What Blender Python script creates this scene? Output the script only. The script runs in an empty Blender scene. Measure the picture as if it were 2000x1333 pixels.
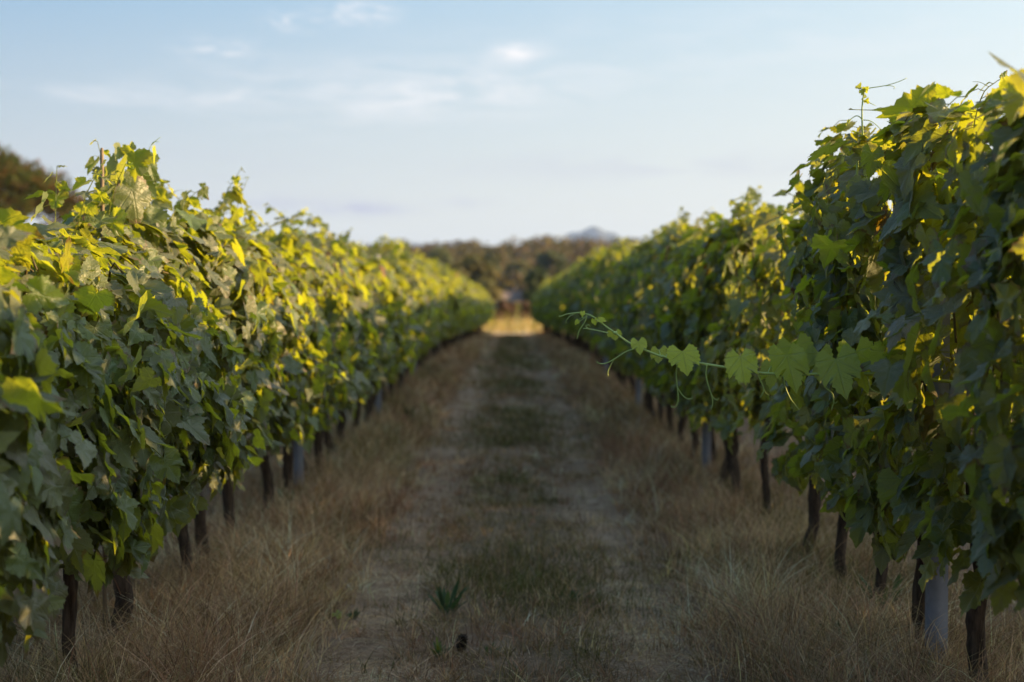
import bpy, math, random
import numpy as np
from mathutils import Vector

scene = bpy.context.scene
R = math.radians
PI = math.pi
# ------------------------------------------------------------------ camera
F_PX = 50.0 / 36.0 * 2000.0           # focal length in photo pixels
CAM_Z = 1.27
HORIZON = 610.0
PITCH = math.atan((666.5 - HORIZON) / F_PX)
cam_data = bpy.data.cameras.new("camera")
cam = bpy.data.objects.new("camera", cam_data)
scene.collection.objects.link(cam)
cam.location = (0, 0, CAM_Z)
cam.rotation_euler = (PI / 2 - PITCH, 0, 0)
cam_data.lens = 50
cam_data.sensor_width = 36
cam_data.clip_start = 0.05
cam_data.clip_end = 30000
cam_data.dof.use_dof = True
cam_data.dof.focus_distance = 4.35
cam_data.dof.aperture_fstop = 2.2
cam_data.dof.aperture_blades = 0
scene.camera = cam

# ------------------------------------------------------------------ light
SUN_EL = R(12.5)
SUN_AZ = R(84)                        # from +Y (view direction) towards +X
SKY_STRENGTH = 0.15
EXPOSURE = 1.75
sun_dir = Vector((math.sin(SUN_AZ) * math.cos(SUN_EL), math.cos(SUN_AZ) * math.cos(SUN_EL), math.sin(SUN_EL)))
sl = bpy.data.lights.new("sun", 'SUN')
sl.energy = 5.0
sl.angle = R(0.5)
sl.color = (1.0, 0.685, 0.315)
so = bpy.data.objects.new("sun", sl)
scene.collection.objects.link(so)
so.rotation_euler = sun_dir.to_track_quat('Z', 'Y').to_euler()

world = bpy.data.worlds.new("World")
scene.world = world
world.use_nodes = True
nt = world.node_tree
nt.nodes.clear()
W = nt.nodes.new
L = nt.links.new


def wmath(op, a, b=None, c=None):
    n = W('ShaderNodeMath'); n.operation = op
    for i, v in enumerate((a, b, c)):
        if v is None:
            continue
        if isinstance(v, (int, float)):
            n.inputs[i].default_value = v
        else:
            L(v, n.inputs[i])
    return n.outputs[0]


def wmix(fac, a, b, mode='MIX'):
    n = W('ShaderNodeMix'); n.data_type = 'RGBA'; n.blend_type = mode
    for sock, v in ((n.inputs[0], fac), (n.inputs[6], a), (n.inputs[7], b)):
        if isinstance(v, (int, float)):
            sock.default_value = v
        elif isinstance(v, tuple):
            sock.default_value = (*v, 1) if len(v) == 3 else v
        else:
            L(v, sock)
    return n.outputs[2]


out = W('ShaderNodeOutputWorld')
bg = W('ShaderNodeBackground')
sky = W('ShaderNodeTexSky')
sky.sky_type = 'NISHITA'
sky.sun_disc = False
sky.sun_elevation = SUN_EL
sky.sun_rotation = SUN_AZ
sky.air_density = 1.0
sky.dust_density = 1.0
sky.ozone_density = 1.0
tc = W('ShaderNodeTexCoord')
sep = W('ShaderNodeSeparateXYZ')
L(tc.outputs['Generated'], sep.inputs[0])
az = wmath('ARCTAN2', sep.outputs[0], sep.outputs[1])
el = wmath('ARCSINE', sep.outputs[2])
comb = W('ShaderNodeCombineXYZ')
L(az, comb.inputs[0]); L(wmath('MULTIPLY', el, 5.0), comb.inputs[1])
nz = W('ShaderNodeTexNoise'); nz.inputs['Scale'].default_value = 14; nz.inputs['Detail'].default_value = 8; nz.inputs['Distortion'].default_value = .8
nz.inputs['Roughness'].default_value = 0.6
L(comb.outputs[0], nz.inputs['Vector'])
noise = nz.outputs[0]
nz2 = W('ShaderNodeTexNoise'); nz2.inputs['Scale'].default_value = 55; nz2.inputs['Detail'].default_value = 7; nz2.inputs['Distortion'].default_value = 1.2
L(comb.outputs[0], nz2.inputs['Vector'])
noise2 = nz2.outputs[0]


def cloud(px, py, sx, sy, amount, nsrc, lo=0.35, hi=0.7):
    a0 = (px - 1000) / F_PX; e0 = (HORIZON - py) / F_PX
    u = wmath('DIVIDE', wmath('SUBTRACT', az, a0), sx / F_PX)
    w_ = wmath('DIVIDE', wmath('SUBTRACT', el, e0), sy / F_PX)
    r2 = wmath('ADD', wmath('MULTIPLY', u, u), wmath('MULTIPLY', w_, w_))
    g = wmath('EXPONENT', wmath('MULTIPLY', r2, -1.0))
    mr = W('ShaderNodeMapRange'); mr.inputs[1].default_value = lo; mr.inputs[2].default_value = hi
    L(nsrc, mr.inputs[0])
    return wmath('MULTIPLY', wmath('MULTIPLY', g, mr.outputs[0]), amount)


def wsum(vals):
    s = vals[0]
    for v in vals[1:]:
        s = wmath('ADD', s, v)
    return wmath('MINIMUM', s, 1.0)


white = wsum([cloud(1007, 110, 42, 15, 1.0, noise2, .3, .5), cloud(700, 38, 60, 20, 1.0, noise2, .42, .62), cloud(578, 60, 42, 16, .8, noise2, .42, .62),
              cloud(860, 180, 240, 44, 0.75, noise, .4, .66), cloud(445, 116, 70, 20, 0.6, noise2, .42, .66), cloud(300, 205, 220, 18, 0.6, noise, .40, .62),
              cloud(5, 190, 30, 14, 0.6, noise2, .4, .6), cloud(1500, 120, 600, 90, 0.25, noise, .42, .7), cloud(640, 200, 330, 60, .25, noise, .42, .64)])
grey = wsum([cloud(560, 400, 130, 17, 0.75, noise, .36, .55), cloud(710, 412, 75, 12, 1.0, noise, .32, .5), cloud(935, 396, 60, 10, 0.5, noise, .36, .58),
             cloud(1300, 330, 380, 26, 0.4, noise, .36, .6), cloud(300, 330, 300, 30, .3, noise, .38, .62)])
# evening air: a pale veil over the clear sky, brightest towards the sun and bluest away from it
dotn = W('ShaderNodeVectorMath'); dotn.operation = 'DOT_PRODUCT'
L(tc.outputs['Generated'], dotn.inputs[0]); dotn.inputs[1].default_value = tuple(sun_dir)
d_ = dotn.outputs['Value']
K = 1.12 / (SKY_STRENGTH * 2 ** EXPOSURE)


def chan(a, b, gl):
    glow = wmath('POWER', wmath('MAXIMUM', d_, 0.0), 6.0)
    return wmath('MULTIPLY', wmath('ADD', wmath('ADD', a, wmath('MULTIPLY', d_, b)), wmath('MULTIPLY', glow, gl)), K)


def wrgb(r, g_, b):
    n = W('ShaderNodeCombineColor')
    for i, v in enumerate((r, g_, b)):
        if isinstance(v, (int, float)): n.inputs[i].default_value = v
        else: L(v, n.inputs[i])
    return n.outputs[0]


def wramp(v, lo, hi, a, b):
    n = W('ShaderNodeMapRange'); n.inputs[1].default_value = lo; n.inputs[2].default_value = hi
    n.inputs[3].default_value = a; n.inputs[4].default_value = b; L(v, n.inputs[0])
    return n.outputs[0]


veil = wrgb(chan(.765, .48, 3.0), chan(.77, .43, 2.9), chan(.695, .30, 2.5))
up = wramp(el, .05, .24, 0, 1)
away = wramp(d_, -.35, .5, 1.0, .48)
upaway = wmath('MULTIPLY', up, away)
tone = wrgb(wmath('SUBTRACT', 1.0, wmath('MULTIPLY', upaway, .80)), wmath('SUBTRACT', 1.0, wmath('MULTIPLY', upaway, .47)), wmath('SUBTRACT', 1.0, wmath('MULTIPLY', upaway, .04)))
veil = wmix(1.0, veil, tone, 'MULTIPLY')
skyv = wmix(wramp(el, .1, 1.2, .0, .3), veil, sky.outputs[0])
skyv = wmix(white, skyv, tuple(v * K for v in (.95, .93, .93)))
skyv = wmix(grey, skyv, tuple(v * K for v in (.52, .53, .64)))
L(skyv, bg.inputs[0])
bg.inputs[1].default_value = SKY_STRENGTH
L(bg.outputs[0], out.inputs[0])

scene.view_settings.view_transform = 'Standard'
scene.view_settings.look = 'None'
scene.view_settings.exposure = EXPOSURE
scene.view_settings.gamma = 1.0
scene.render.engine = 'CYCLES'
cy = scene.cycles
cy.use_denoising = True
cy.max_bounces = 8
cy.diffuse_bounces = 5
cy.glossy_bounces = 2
cy.transmission_bounces = 5
cy.transparent_max_bounces = 4
cy.volume_bounces = 0
cy.sample_clamp_indirect = 6
cy.caustics_reflective = False
cy.caustics_refractive = False

# ------------------------------------------------------------------ helpers
rng = np.random.default_rng(11)
random.seed(5)


def unit(v):
    return v / np.maximum(np.linalg.norm(v, axis=-1, keepdims=True), 1e-9)


def tag(o, label=None, cat=None, group=None, kind=None):
    if label: o['label'] = label
    if cat: o['category'] = cat
    if group: o['group'] = group
    if kind: o['kind'] = kind
    return o


def empty(name, loc, rz=0.0):
    o = bpy.data.objects.new(name, None)
    scene.collection.objects.link(o)
    o.location = loc
    o.rotation_euler = (0, 0, rz)
    o.empty_display_size = 0.1
    return o


def link(name, me, parent=None, loc=None):
    o = bpy.data.objects.new(name, me)
    scene.collection.objects.link(o)
    if parent is not None: o.parent = parent
    if loc is not None: o.location = loc
    return o


def mesh(name, V, tris=None, quads=None, mat=None, col=None, uv=None, smooth=True):
    V = np.asarray(V, dtype=np.float32).reshape(-1, 3)
    t = np.zeros((0, 3), np.int32) if tris is None else np.asarray(tris, np.int32).reshape(-1, 3)
    q = np.zeros((0, 4), np.int32) if quads is None else np.asarray(quads, np.int32).reshape(-1, 4)
    loops = np.concatenate([t.ravel(), q.ravel()]).astype(np.int32)
    tot = np.concatenate([np.full(len(t), 3), np.full(len(q), 4)]).astype(np.int32)
    start = np.concatenate([[0], np.cumsum(tot)[:-1]]).astype(np.int32) if len(tot) else np.zeros(0, np.int32)
    me = bpy.data.meshes.new(name)
    me.vertices.add(len(V)); me.vertices.foreach_set('co', V.ravel())
    me.loops.add(len(loops)); me.loops.foreach_set('vertex_index', loops)
    me.polygons.add(len(tot)); me.polygons.foreach_set('loop_start', start); me.polygons.foreach_set('loop_total', tot)
    if smooth:
        me.polygons.foreach_set('use_smooth', np.ones(len(tot), bool))
    if col is not None:
        c = np.ones((len(V), 4), np.float32); c[:, :3] = col
        a = me.attributes.new('tint', 'FLOAT_COLOR', 'POINT'); a.data.foreach_set('color', c.ravel())
    if uv is not None:
        a = me.attributes.new('leafpos', 'FLOAT_VECTOR', 'POINT')
        u = np.zeros((len(V), 3), np.float32); u[:, :2] = uv
        a.data.foreach_set('vector', u.ravel())
    me.update(calc_edges=True)
    me.validate()
    if mat is not None: me.materials.append(mat)
    return me


class MB:
    """collects pieces into one mesh"""
    def __init__(s):
        s.V = []; s.T = []; s.Q = []; s.C = []; s.n = 0

    def add(s, V, T=None, Q=None, col=None):
        V = np.asarray(V, float).reshape(-1, 3)
        s.V.append(V)
        if T is not None and len(T): s.T.append(np.asarray(T).reshape(-1, 3) + s.n)
        if Q is not None and len(Q): s.Q.append(np.asarray(Q).reshape(-1, 4) + s.n)
        s.C.append(np.tile((.5, .5, .5) if col is None else col, (len(V), 1)) if col is None or np.ndim(col) == 1 else col)
        s.n += len(V)

    def tube(s, pts, rad, sides=6, rough=0.0, col=None, cap=True):
        P = np.asarray(pts, float); n = len(P)
        rad = np.full(n, rad) if np.isscalar(rad) else np.asarray(rad, float)
        Tn = unit(np.gradient(P, axis=0))
        ref = np.array([0.31, 0.93, 0.17]) if abs(Tn[0][2]) > .7 else np.array([0, 0, 1.0])
        A = unit(np.cross(Tn, ref)); B = np.cross(Tn, A)
        th = np.arange(sides) / sides * 2 * PI
        rr = rad[:, None] * (1 + rough * rng.uniform(-1, 1, (n, sides)))
        V = P[:, None] + rr[..., None] * (np.cos(th)[None, :, None] * A[:, None] + np.sin(th)[None, :, None] * B[:, None])
        i = np.arange(n - 1)[:, None] * sides; j = np.arange(sides)[None]; j2 = (j + 1) % sides
        Q = np.stack([i + j, i + j2, i + sides + j2, i + sides + j], -1).reshape(-1, 4)
        V = V.reshape(-1, 3); T = []
        if cap:
            V = np.vstack([V, P[0] - Tn[0] * rad[0] * .3, P[-1] + Tn[-1] * rad[-1] * .5])
            a, b = n * sides, n * sides + 1
            T = [(a, (k + 1) % sides, k) for k in range(sides)] + [(b, (n - 1) * sides + k, (n - 1) * sides + (k + 1) % sides) for k in range(sides)]
        s.add(V, T, Q, col)

    def box(s, c, d, col=None, rz=0.0):
        x, y, z = np.array(d) / 2
        V = np.array([(a * x, b * y, e * z) for e in (-1, 1) for b in (-1, 1) for a in (-1, 1)])
        cs, sn = math.cos(rz), math.sin(rz)
        V = np.stack([V[:, 0] * cs - V[:, 1] * sn, V[:, 0] * sn + V[:, 1] * cs, V[:, 2]], -1) + np.array(c)
        Q = [(0, 2, 3, 1), (4, 5, 7, 6), (0, 1, 5, 4), (2, 6, 7, 3), (0, 4, 6, 2), (1, 3, 7, 5)]
        s.add(V, None, Q, col)

    def build(s, name, mat, parent=None, loc=None, smooth=True):
        me = mesh(name, np.concatenate(s.V), np.concatenate(s.T) if s.T else None, np.concatenate(s.Q) if s.Q else None,
                  mat, np.concatenate(s.C), smooth=smooth)
        return link(name, me, parent, loc)


def spline(pts, n=24):
    """Catmull-Rom through points"""
    P = np.asarray(pts, float)
    P = np.vstack([2 * P[0] - P[1], P, 2 * P[-1] - P[-2]])
    m = len(P) - 3
    t = np.linspace(0, m - 1e-6, n); k = t.astype(int); f = (t - k)[:, None]
    a, b, c, d = P[k], P[k + 1], P[k + 2], P[k + 3]
    return .5 * (2 * b + (c - a) * f + (2 * a - 5 * b + 4 * c - d) * f ** 2 + (3 * b - a - 3 * c + d) * f ** 3)


def at(px, py, y):
    """world point seen at photo pixel (px, py) at distance y down the lane"""
    cp, sp = math.cos(PITCH), math.sin(PITCH)
    dx = (px - 1000) / F_PX; dv = (666.5 - py) / F_PX
    d = np.array([dx, cp + dv * sp, -sp + dv * cp])
    t = y / d[1]
    return np.array([0, 0, CAM_Z]) + d * t


def sstep(a, b, x):
    t = np.clip((np.asarray(x, float) - a) / (b - a), 0, 1)
    return t * t * (3 - 2 * t)


def hashnoise(x, y, sc, seed=0):
    """smooth value noise, vectorised"""
    x = np.asarray(x, float) / sc; y = np.asarray(y, float) / sc
    xi = np.floor(x).astype(np.int64); yi = np.floor(y).astype(np.int64)
    fx = x - xi; fy = y - yi
    fx = fx * fx * (3 - 2 * fx); fy = fy * fy * (3 - 2 * fy)

    def h(a, b):
        v = np.sin(a * 127.1 + b * 311.7 + seed * 74.7) * 43758.5453
        return v - np.floor(v)
    return (h(xi, yi) * (1 - fx) + h(xi + 1, yi) * fx) * (1 - fy) + (h(xi, yi + 1) * (1 - fx) + h(xi + 1, yi + 1) * fx) * fy


ROW = 1.45
TRACK_L, TRACK_R = -0.52, 0.55


def gz(x, y):
    x = np.asarray(x, float); y = np.asarray(y, float)
    z = 0.33 * sstep(8, 26, y)
    z = z + 15.4 * sstep(215, 430, y) * (1 - sstep(540, 1100, y)) * (.93 + .12 * np.sin(x * .028 + 1.2))
    near = 1 - sstep(58, 67, y)
    ax = np.abs(x)
    z = z + near * (.05 * np.exp(-((ax - ROW) / .35) ** 2) - .035 * np.exp(-((x - TRACK_L) / .2) ** 2)
                    - .035 * np.exp(-((x - TRACK_R) / .2) ** 2))
    z = z + near * (.035 * (hashnoise(x, y, .45, 3) - .5) + .02 * (hashnoise(x, y, .17, 5) - .5)) * (ax < 8)
    return z


# ------------------------------------------------------------------ materials
class NT:
    def __init__(s, name):
        s.m = bpy.data.materials.new(name); s.m.use_nodes = True
        s.t = s.m.node_tree; s.t.nodes.clear()
        s.out = s.n('ShaderNodeOutputMaterial')

    def n(s, k): return s.t.nodes.new(k)

    def l(s, a, b): s.t.links.new(a, b)

    def setv(s, sock, v):
        if isinstance(v, (int, float)): sock.default_value = v
        elif isinstance(v, tuple): sock.default_value = (*v, 1) if len(v) == 3 and len(sock.default_value) == 4 else v
        else: s.l(v, sock)

    def math(s, op, a, b=None, c=None):
        n = s.n('ShaderNodeMath'); n.operation = op
        for i, v in enumerate((a, b, c)):
            if v is not None: s.setv(n.inputs[i], v)
        return n.outputs[0]

    def mix(s, f, a, b, mode='MIX'):
        n = s.n('ShaderNodeMix'); n.data_type = 'RGBA'; n.blend_type = mode
        s.setv(n.inputs[0], f); s.setv(n.inputs[6], a); s.setv(n.inputs[7], b)
        return n.outputs[2]

    def ramp(s, f, lo, hi, a=0.0, b=1.0):
        n = s.n('ShaderNodeMapRange')
        s.setv(n.inputs[0], f); n.inputs[1].default_value = lo; n.inputs[2].default_value = hi
        n.inputs[3].default_value = a; n.inputs[4].default_value = b
        return n.outputs[0]

    def noise(s, scale, vec=None, detail=4, rough=.55):
        n = s.n('ShaderNodeTexNoise'); n.inputs['Scale'].default_value = scale
        n.inputs['Detail'].default_value = detail; n.inputs['Roughness'].default_value = rough
        if vec is not None: s.l(vec, n.inputs['Vector'])
        return n.outputs[0]

    def coord(s): return s.n('ShaderNodeTexCoord').outputs['Object']

    def pos(s): return s.n('ShaderNodeNewGeometry').outputs['Position']

    def attr(s, name):
        n = s.n('ShaderNodeAttribute'); n.attribute_name = name
        return n

    def bsdf(s, col, rough=.8, spec=.3, normal=None, sheen=0.0):
        p = s.n('ShaderNodeBsdfPrincipled'); p.inputs['Sheen Weight'].default_value = sheen
        s.setv(p.inputs['Base Color'], col); s.setv(p.inputs['Roughness'], rough)
        p.inputs['Specular IOR Level'].default_value = spec
        if normal is not None: s.l(normal, p.inputs['Normal'])
        return p.outputs[0]

    def bump(s, h, strength=.5, dist=.02):
        b = s.n('ShaderNodeBump'); b.inputs['Strength'].default_value = strength; b.inputs['Distance'].default_value = dist
        s.l(h, b.inputs['Height'])
        return b.outputs[0]

    def mixs(s, f, a, b):
        n = s.n('ShaderNodeMixShader'); s.setv(n.inputs[0], f); s.l(a, n.inputs[1]); s.l(b, n.inputs[2])
        return n.outputs[0]

    def trans(s, col, normal=None):
        n = s.n('ShaderNodeBsdfTranslucent'); s.setv(n.inputs[0], col)
        if normal is not None: s.l(normal, n.inputs['Normal'])
        return n.outputs[0]

    def done(s, sh): s.l(sh, s.out.inputs[0]); return s.m


def leaf_material(name, green, young, under, trans_old, trans_young, tfac=.42, rough=.42, spec=.5, dust=.62):
    """tint: r = brightness, g = random, b = youth (0 old .. 1 young)"""
    m = NT(name)
    t = m.attr('tint'); sp = m.n('ShaderNodeSeparateColor'); m.l(t.outputs['Color'], sp.inputs[0])
    bright, rnd, youth = sp.outputs
    lp = m.attr('leafpos'); xyz = m.n('ShaderNodeSeparateXYZ'); m.l(lp.outputs['Vector'], xyz.inputs[0])
    x, y = xyz.outputs[0], xyz.outputs[1]
    ax = m.math('ABSOLUTE', x)
    veins = None
    for ang in (0.0, 0.82, 1.62):
        # distance from a vein leaving the petiole at this angle from the midrib
        c, s_ = math.cos(ang), math.sin(ang)
        d = m.math('ABSOLUTE', m.math('ADD', m.math('MULTIPLY', ax, c), m.math('MULTIPLY', y, s_)))
        along = m.math('SUBTRACT', m.math('MULTIPLY', ax, s_), m.math('MULTIPLY', y, c))
        v = m.math('MULTIPLY', m.ramp(d, .010, .030, 1, 0), m.ramp(along, -.02, .03))
        veins = v if veins is None else m.math('MAXIMUM', veins, v)
    # side veins: stripes slanting off the midrib
    st = m.math('SINE', m.math('MULTIPLY', m.math('ADD', m.math('MULTIPLY', ax, .8), y), 42.0))
    side = m.ramp(st, .86, 1.0, 0, .4)
    veins = m.math('MINIMUM', m.math('ADD', veins, side), 1.0)
    n1 = m.noise(7, lp.outputs['Vector'], 3)
    base = m.mix(youth, green, young)
    base = m.mix(m.ramp(rnd, .0, 1.0, 0.0, .38), base, (.115, .115, .035))
    red = m.ramp(rnd, .993, .998)
    base = m.mix(red, base, (.13, .035, .02))
    base = m.mix(m.math('MULTIPLY', m.ramp(n1, .62, .78), m.ramp(rnd, .55, .9)), base, (.22, .15, .06))
    base = m.mix(1.0, base, m.mix(bright, (.62, .62, .62), (1.35, 1.35, 1.35)), 'MULTIPLY')
    base = m.mix(m.math('MULTIPLY', veins, .38), base, (.17, .21, .085))
    geo = m.n('ShaderNodeNewGeometry')
    col = m.mix(geo.outputs['Backfacing'], base, m.mix(.65, base, under))
    tcol = m.mix(youth, trans_old, trans_young)
    tcol = m.mix(red, tcol, (.14, .035, .01))
    tcol = m.mix(m.ramp(rnd, .6, 1, 0, .35), tcol, (.40, .27, .02))
    tcol = m.mix(1.0, tcol, m.mix(bright, (.7, .7, .7), (1.25, 1.25, 1.25)), 'MULTIPLY')
    # pale film of dust and dried spray on the upper side, more on some leaves than on others
    edge = m.math('SQRT', m.math('ADD', m.math('MULTIPLY', x, x), m.math('POWER', m.math('ADD', y, .28), 2.0)))
    crisp = m.math('MULTIPLY', m.ramp(m.math('ADD', edge, m.math('MULTIPLY', n1, .35)), .68, .78), m.ramp(m.math('FRACT', m.math('MULTIPLY', rnd, 13.7)), .72, .80))
    col = m.mix(m.math('MULTIPLY', crisp, .8), col, (.17, .10, .045)); tcol = m.mix(m.math('MULTIPLY', crisp, .8), tcol, (.16, .08, .02))
    film = m.math('MULTIPLY', m.ramp(m.math('FRACT', m.math('MULTIPLY', rnd, 7.31)), .25, .95, 0, dust), m.ramp(n1, .3, .6, .45, 1))
    film = m.math('MULTIPLY', film, m.math('SUBTRACT', 1.0, m.math('MULTIPLY', youth, .8)))
    film = m.math('MULTIPLY', film, m.math('SUBTRACT', 1.0, geo.outputs['Backfacing']))
    col = m.mix(film, col, (.26, .225, .17))
    h = m.math('ADD', m.math('MULTIPLY', veins, -.5), m.math('MULTIPLY', n1, 1.2))
    nor = m.bump(h, .5, .006)
    rg = m.ramp(geo.outputs['Backfacing'], 0, 1, rough, .8)
    return m.done(m.mixs(tfac, m.bsdf(col, rg, spec, nor, .15), m.trans(tcol, nor)))


MAT_LEAF = leaf_material('vine_leaf', (.050, .092, .032), (.13, .17, .025), (.16, .17, .11), (.34, .38, .014), (.58, .58, .02), .5, .43, .6)
MAT_SHOOT_LEAF = leaf_material('shoot_leaf', (.05, .10, .035), (.55, .61, .05), (.20, .23, .09), (.20, .28, .02), (.86, .86, .04), .42, .45, .5, .3)


def bark_material(name, dark, light, scale=40):
    m = NT(name); c = m.coord()
    mp = m.n('ShaderNodeMapping'); mp.inputs['Scale'].default_value = (1, 1, .18); m.l(c, mp.inputs['Vector'])
    n1 = m.noise(scale, mp.outputs[0], 6, .65)
    return m.done(m.bsdf(m.mix(m.ramp(n1, .35, .7), dark, light), .9, .15, m.bump(n1, .9, .02)))


MAT_BARK = bark_material('vine_bark', (.030, .020, .015), (.13, .09, .066))
MAT_TREE_BARK = bark_material('tree_bark', (.06, .04, .03), (.16, .11, .08), 9)


def plain(name, col, rough=.7, spec=.3, var=.25, scale=20):
    m = NT(name); n1 = m.noise(scale, m.coord(), 4)
    c2 = tuple(min(1, v * (1 + var)) for v in col); c1 = tuple(v * (1 - var) for v in col)
    return m.done(m.bsdf(m.mix(n1, c1, c2), rough, spec, m.bump(n1, .2, .01)))


MAT_STEM = plain('green_stem', (.34, .42, .11), .5, .4, .2, 60)
MAT_CANE = plain('brown_cane', (.10, .075, .03), .6, .3, .35, 30)


def tinted(name, tf=.3, rough=.8, spec=.2, tmul=1.3):
    m = NT(name); t = m.attr('tint').outputs['Color']
    tc_ = m.mix(1.0, t, (tmul, tmul * 1.0, tmul * .7), 'MULTIPLY')
    return m.done(m.mixs(tf, m.bsdf(t, rough, spec), m.trans(tc_)))


MAT_GRASS = tinted('grass_blade', .28, .75, .25)
MAT_TREELEAF = tinted('tree_leaf', .3, .7, .3)
MAT_NEEDLE = tinted('pine_needle', .2, .7, .3)
MAT_WEED = tinted('weed_leaf', .35, .6, .35)

# ------------------------------------------------------------------ ground
m = NT('ground_soil')
p = m.pos(); sx = m.n('ShaderNodeSeparateXYZ'); m.l(p, sx.inputs[0])
X, Y = sx.outputs[0], sx.outputs[1]
nA = m.noise(1.6, p, 6, .6); nB = m.noise(14, p, 6, .7); nC = m.noise(70, p, 4, .7); nD = m.noise(.6, p, 4)
soil = m.mix(m.ramp(nB, .3, .7), (.09, .057, .038), (.26, .175, .12))
soil = m.mix(m.ramp(nC, .35, .75), soil, (.38, .27, .195))
wob = m.math('MULTIPLY', m.math('SUBTRACT', nA, .5), .5)
xw = m.math('ADD', X, wob)
dl = m.math('ABSOLUTE', m.math('SUBTRACT', xw, TRACK_L)); dr = m.math('ABSOLUTE', m.math('SUBTRACT', xw, TRACK_R))
trk = m.math('MULTIPLY', m.ramp(m.math('MINIMUM', dl, dr), .03, .22, .95, 0), m.math('MULTIPLY', m.ramp(nB, .36, .6, .2, 1), m.ramp(nA, .42, .54)))
trk = m.math('MULTIPLY', trk, m.ramp(Y, 57, 60, 1, 0))
soil = m.mix(trk, soil, m.mix(m.ramp(nC, .3, .7), (.30, .205, .15), (.58, .43, .32)))
mid = m.math('MULTIPLY', m.ramp(m.math('ABSOLUTE', xw), .22, .4, 1, 0), m.ramp(nA, .42, .62))
soil = m.mix(m.math('MULTIPLY', mid, .5), soil, (.11, .10, .055))
field = m.mix(m.ramp(nD, .35, .65), (.34, .24, .10), (.20, .17, .07))
soil = m.mix(m.ramp(Y, 58, 62), soil, field)
wood = m.mix(m.ramp(m.noise(.05, p), .4, .6), (.10, .08, .045), (.16, .12, .07))
soil = m.mix(m.ramp(Y, 120, 220), soil, wood)
hgt = m.math('ADD', nB, m.math('MULTIPLY', nC, .5))
MAT_GROUND = m.done(m.bsdf(soil, .95, .1, m.bump(hgt, .8, .05)))


def axis(fine, step, far, grow=1.35):
    a = list(np.arange(fine[0], fine[1] + 1e-6, step)); s = step; v = a[-1]
    while v < far:
        s *= grow; v += s; a.append(v)
    return a


xp = axis((0, 2.6), .1, 12000)
xs = np.array([-v for v in xp[:0:-1]] + xp)
ys = axis((1.0, 18), .12, 160, 1.12)
ys = np.array([-60, -25, -10, -4, -1] + ys + list(np.arange(ys[-1] + 12, 1150, 14)) + [1300, 1600, 2200, 3200, 5000, 8000, 14000])
GX, GY = np.meshgrid(xs, ys)
GZ = gz(GX, GY)
nx, ny = len(xs), len(ys)
ii = np.arange(ny - 1)[:, None] * nx; jj = np.arange(nx - 1)[None]
Q = np.stack([ii + jj, ii + jj + 1, ii + nx + jj + 1, ii + nx + jj], -1).reshape(-1, 4)
tag(link('ground', mesh('ground', np.stack([GX, GY, GZ], -1), None, Q, MAT_GROUND)), kind='structure')

# the pale dirt track that crosses the ends of the rows
tx = np.arange(-60, 60.1, 1.0); ty = np.array([59.2, 60.2, 61.2, 62.4])
TX, TY = np.meshgrid(tx, ty); TYw = TY + .25 * np.sin(TX * .35)
V = np.stack([TX, TYw, gz(TX, TYw) + np.array([.0, .05, .05, .0])[:, None] + .012], -1)
ii = np.arange(3)[:, None] * len(tx); jj = np.arange(len(tx) - 1)[None]
Q = np.stack([ii + jj, ii + jj + 1, ii + len(tx) + jj + 1, ii + len(tx) + jj], -1).reshape(-1, 4)
tag(link('farm_track', mesh('farm_track', V, None, Q, plain('track_dirt', (.42, .33, .23), .95, .1, .25, 3))), kind='structure')

# far mountain and low hills
mm = NT('mountain_rock'); nn = mm.noise(.004, mm.pos(), 6)
MAT_MTN = mm.done(mm.bsdf(mm.mix(nn, (.035, .045, .045), (.07, .07, .065)), .95, .1))


def mountain(name, cx, cy, half, depth, profile):
    u = np.linspace(-1, 1, 121); v = np.linspace(-1, 1, 41)
    U, Vv = np.meshgrid(u, v)
    h = profile(U) * (1 - Vv ** 2) ** 1.0
    Xm = cx + U * half; Ym = cy + Vv * depth
    h = h * (1 + .10 * (hashnoise(Xm, Ym, 160, 4) - .5) + .06 * (hashnoise(Xm, Ym, 60, 9) - .5))
    h = h - 12 * (np.maximum(np.abs(U), np.abs(Vv)) > .99)
    ii = np.arange(40)[:, None] * 121; jj = np.arange(120)[None]
    Q = np.stack([ii + jj, ii + jj + 1, ii + 121 + jj + 1, ii + 121 + jj], -1).reshape(-1, 4)
    return tag(link(name, mesh(name, np.stack([Xm, Ym, h], -1), None, Q, MAT_MTN)), kind='structure')


mountain('mountain', 335, 6000, 620, 900,
         lambda U: 285 * np.exp(-(np.abs(U) / .75) ** 3.0) * (1 - np.abs(U) ** 6) + 68 * np.exp(-(np.abs(U - .01) / .21) ** 2.2) * (1 + .12 * np.cos(U * 40)))
mountain('hills', -430, 7000, 1100, 900,
         lambda U: 338 * np.exp(-(np.abs(U) / .8) ** 4) * (1 - np.abs(U) ** 8) * (.97 + .03 * np.sin(U * 9)))

# ------------------------------------------------------------------ leaves
HALF = np.array([(0, 0), (.05, .12), (.13, .20), (.22, .27), (.27, .21), (.35, .25), (.39, .15), (.50, .14), (.49, .04), (.60, -.02), (.55, -.11),
                 (.63, -.24), (.50, -.25), (.46, -.33), (.345, -.33), (.385, -.45), (.305, -.49), (.33, -.60), (.235, -.65), (.235, -.76), (.14, -.82), (.10, -.91), (0, -1.05)])
HALF_LOW = np.array([(0, 0), (.10, .18), (.25, .26), (.45, .15), (.61, -.04), (.60, -.25), (.36, -.34), (.36, -.58), (.17, -.82), (0, -1.05)])


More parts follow.
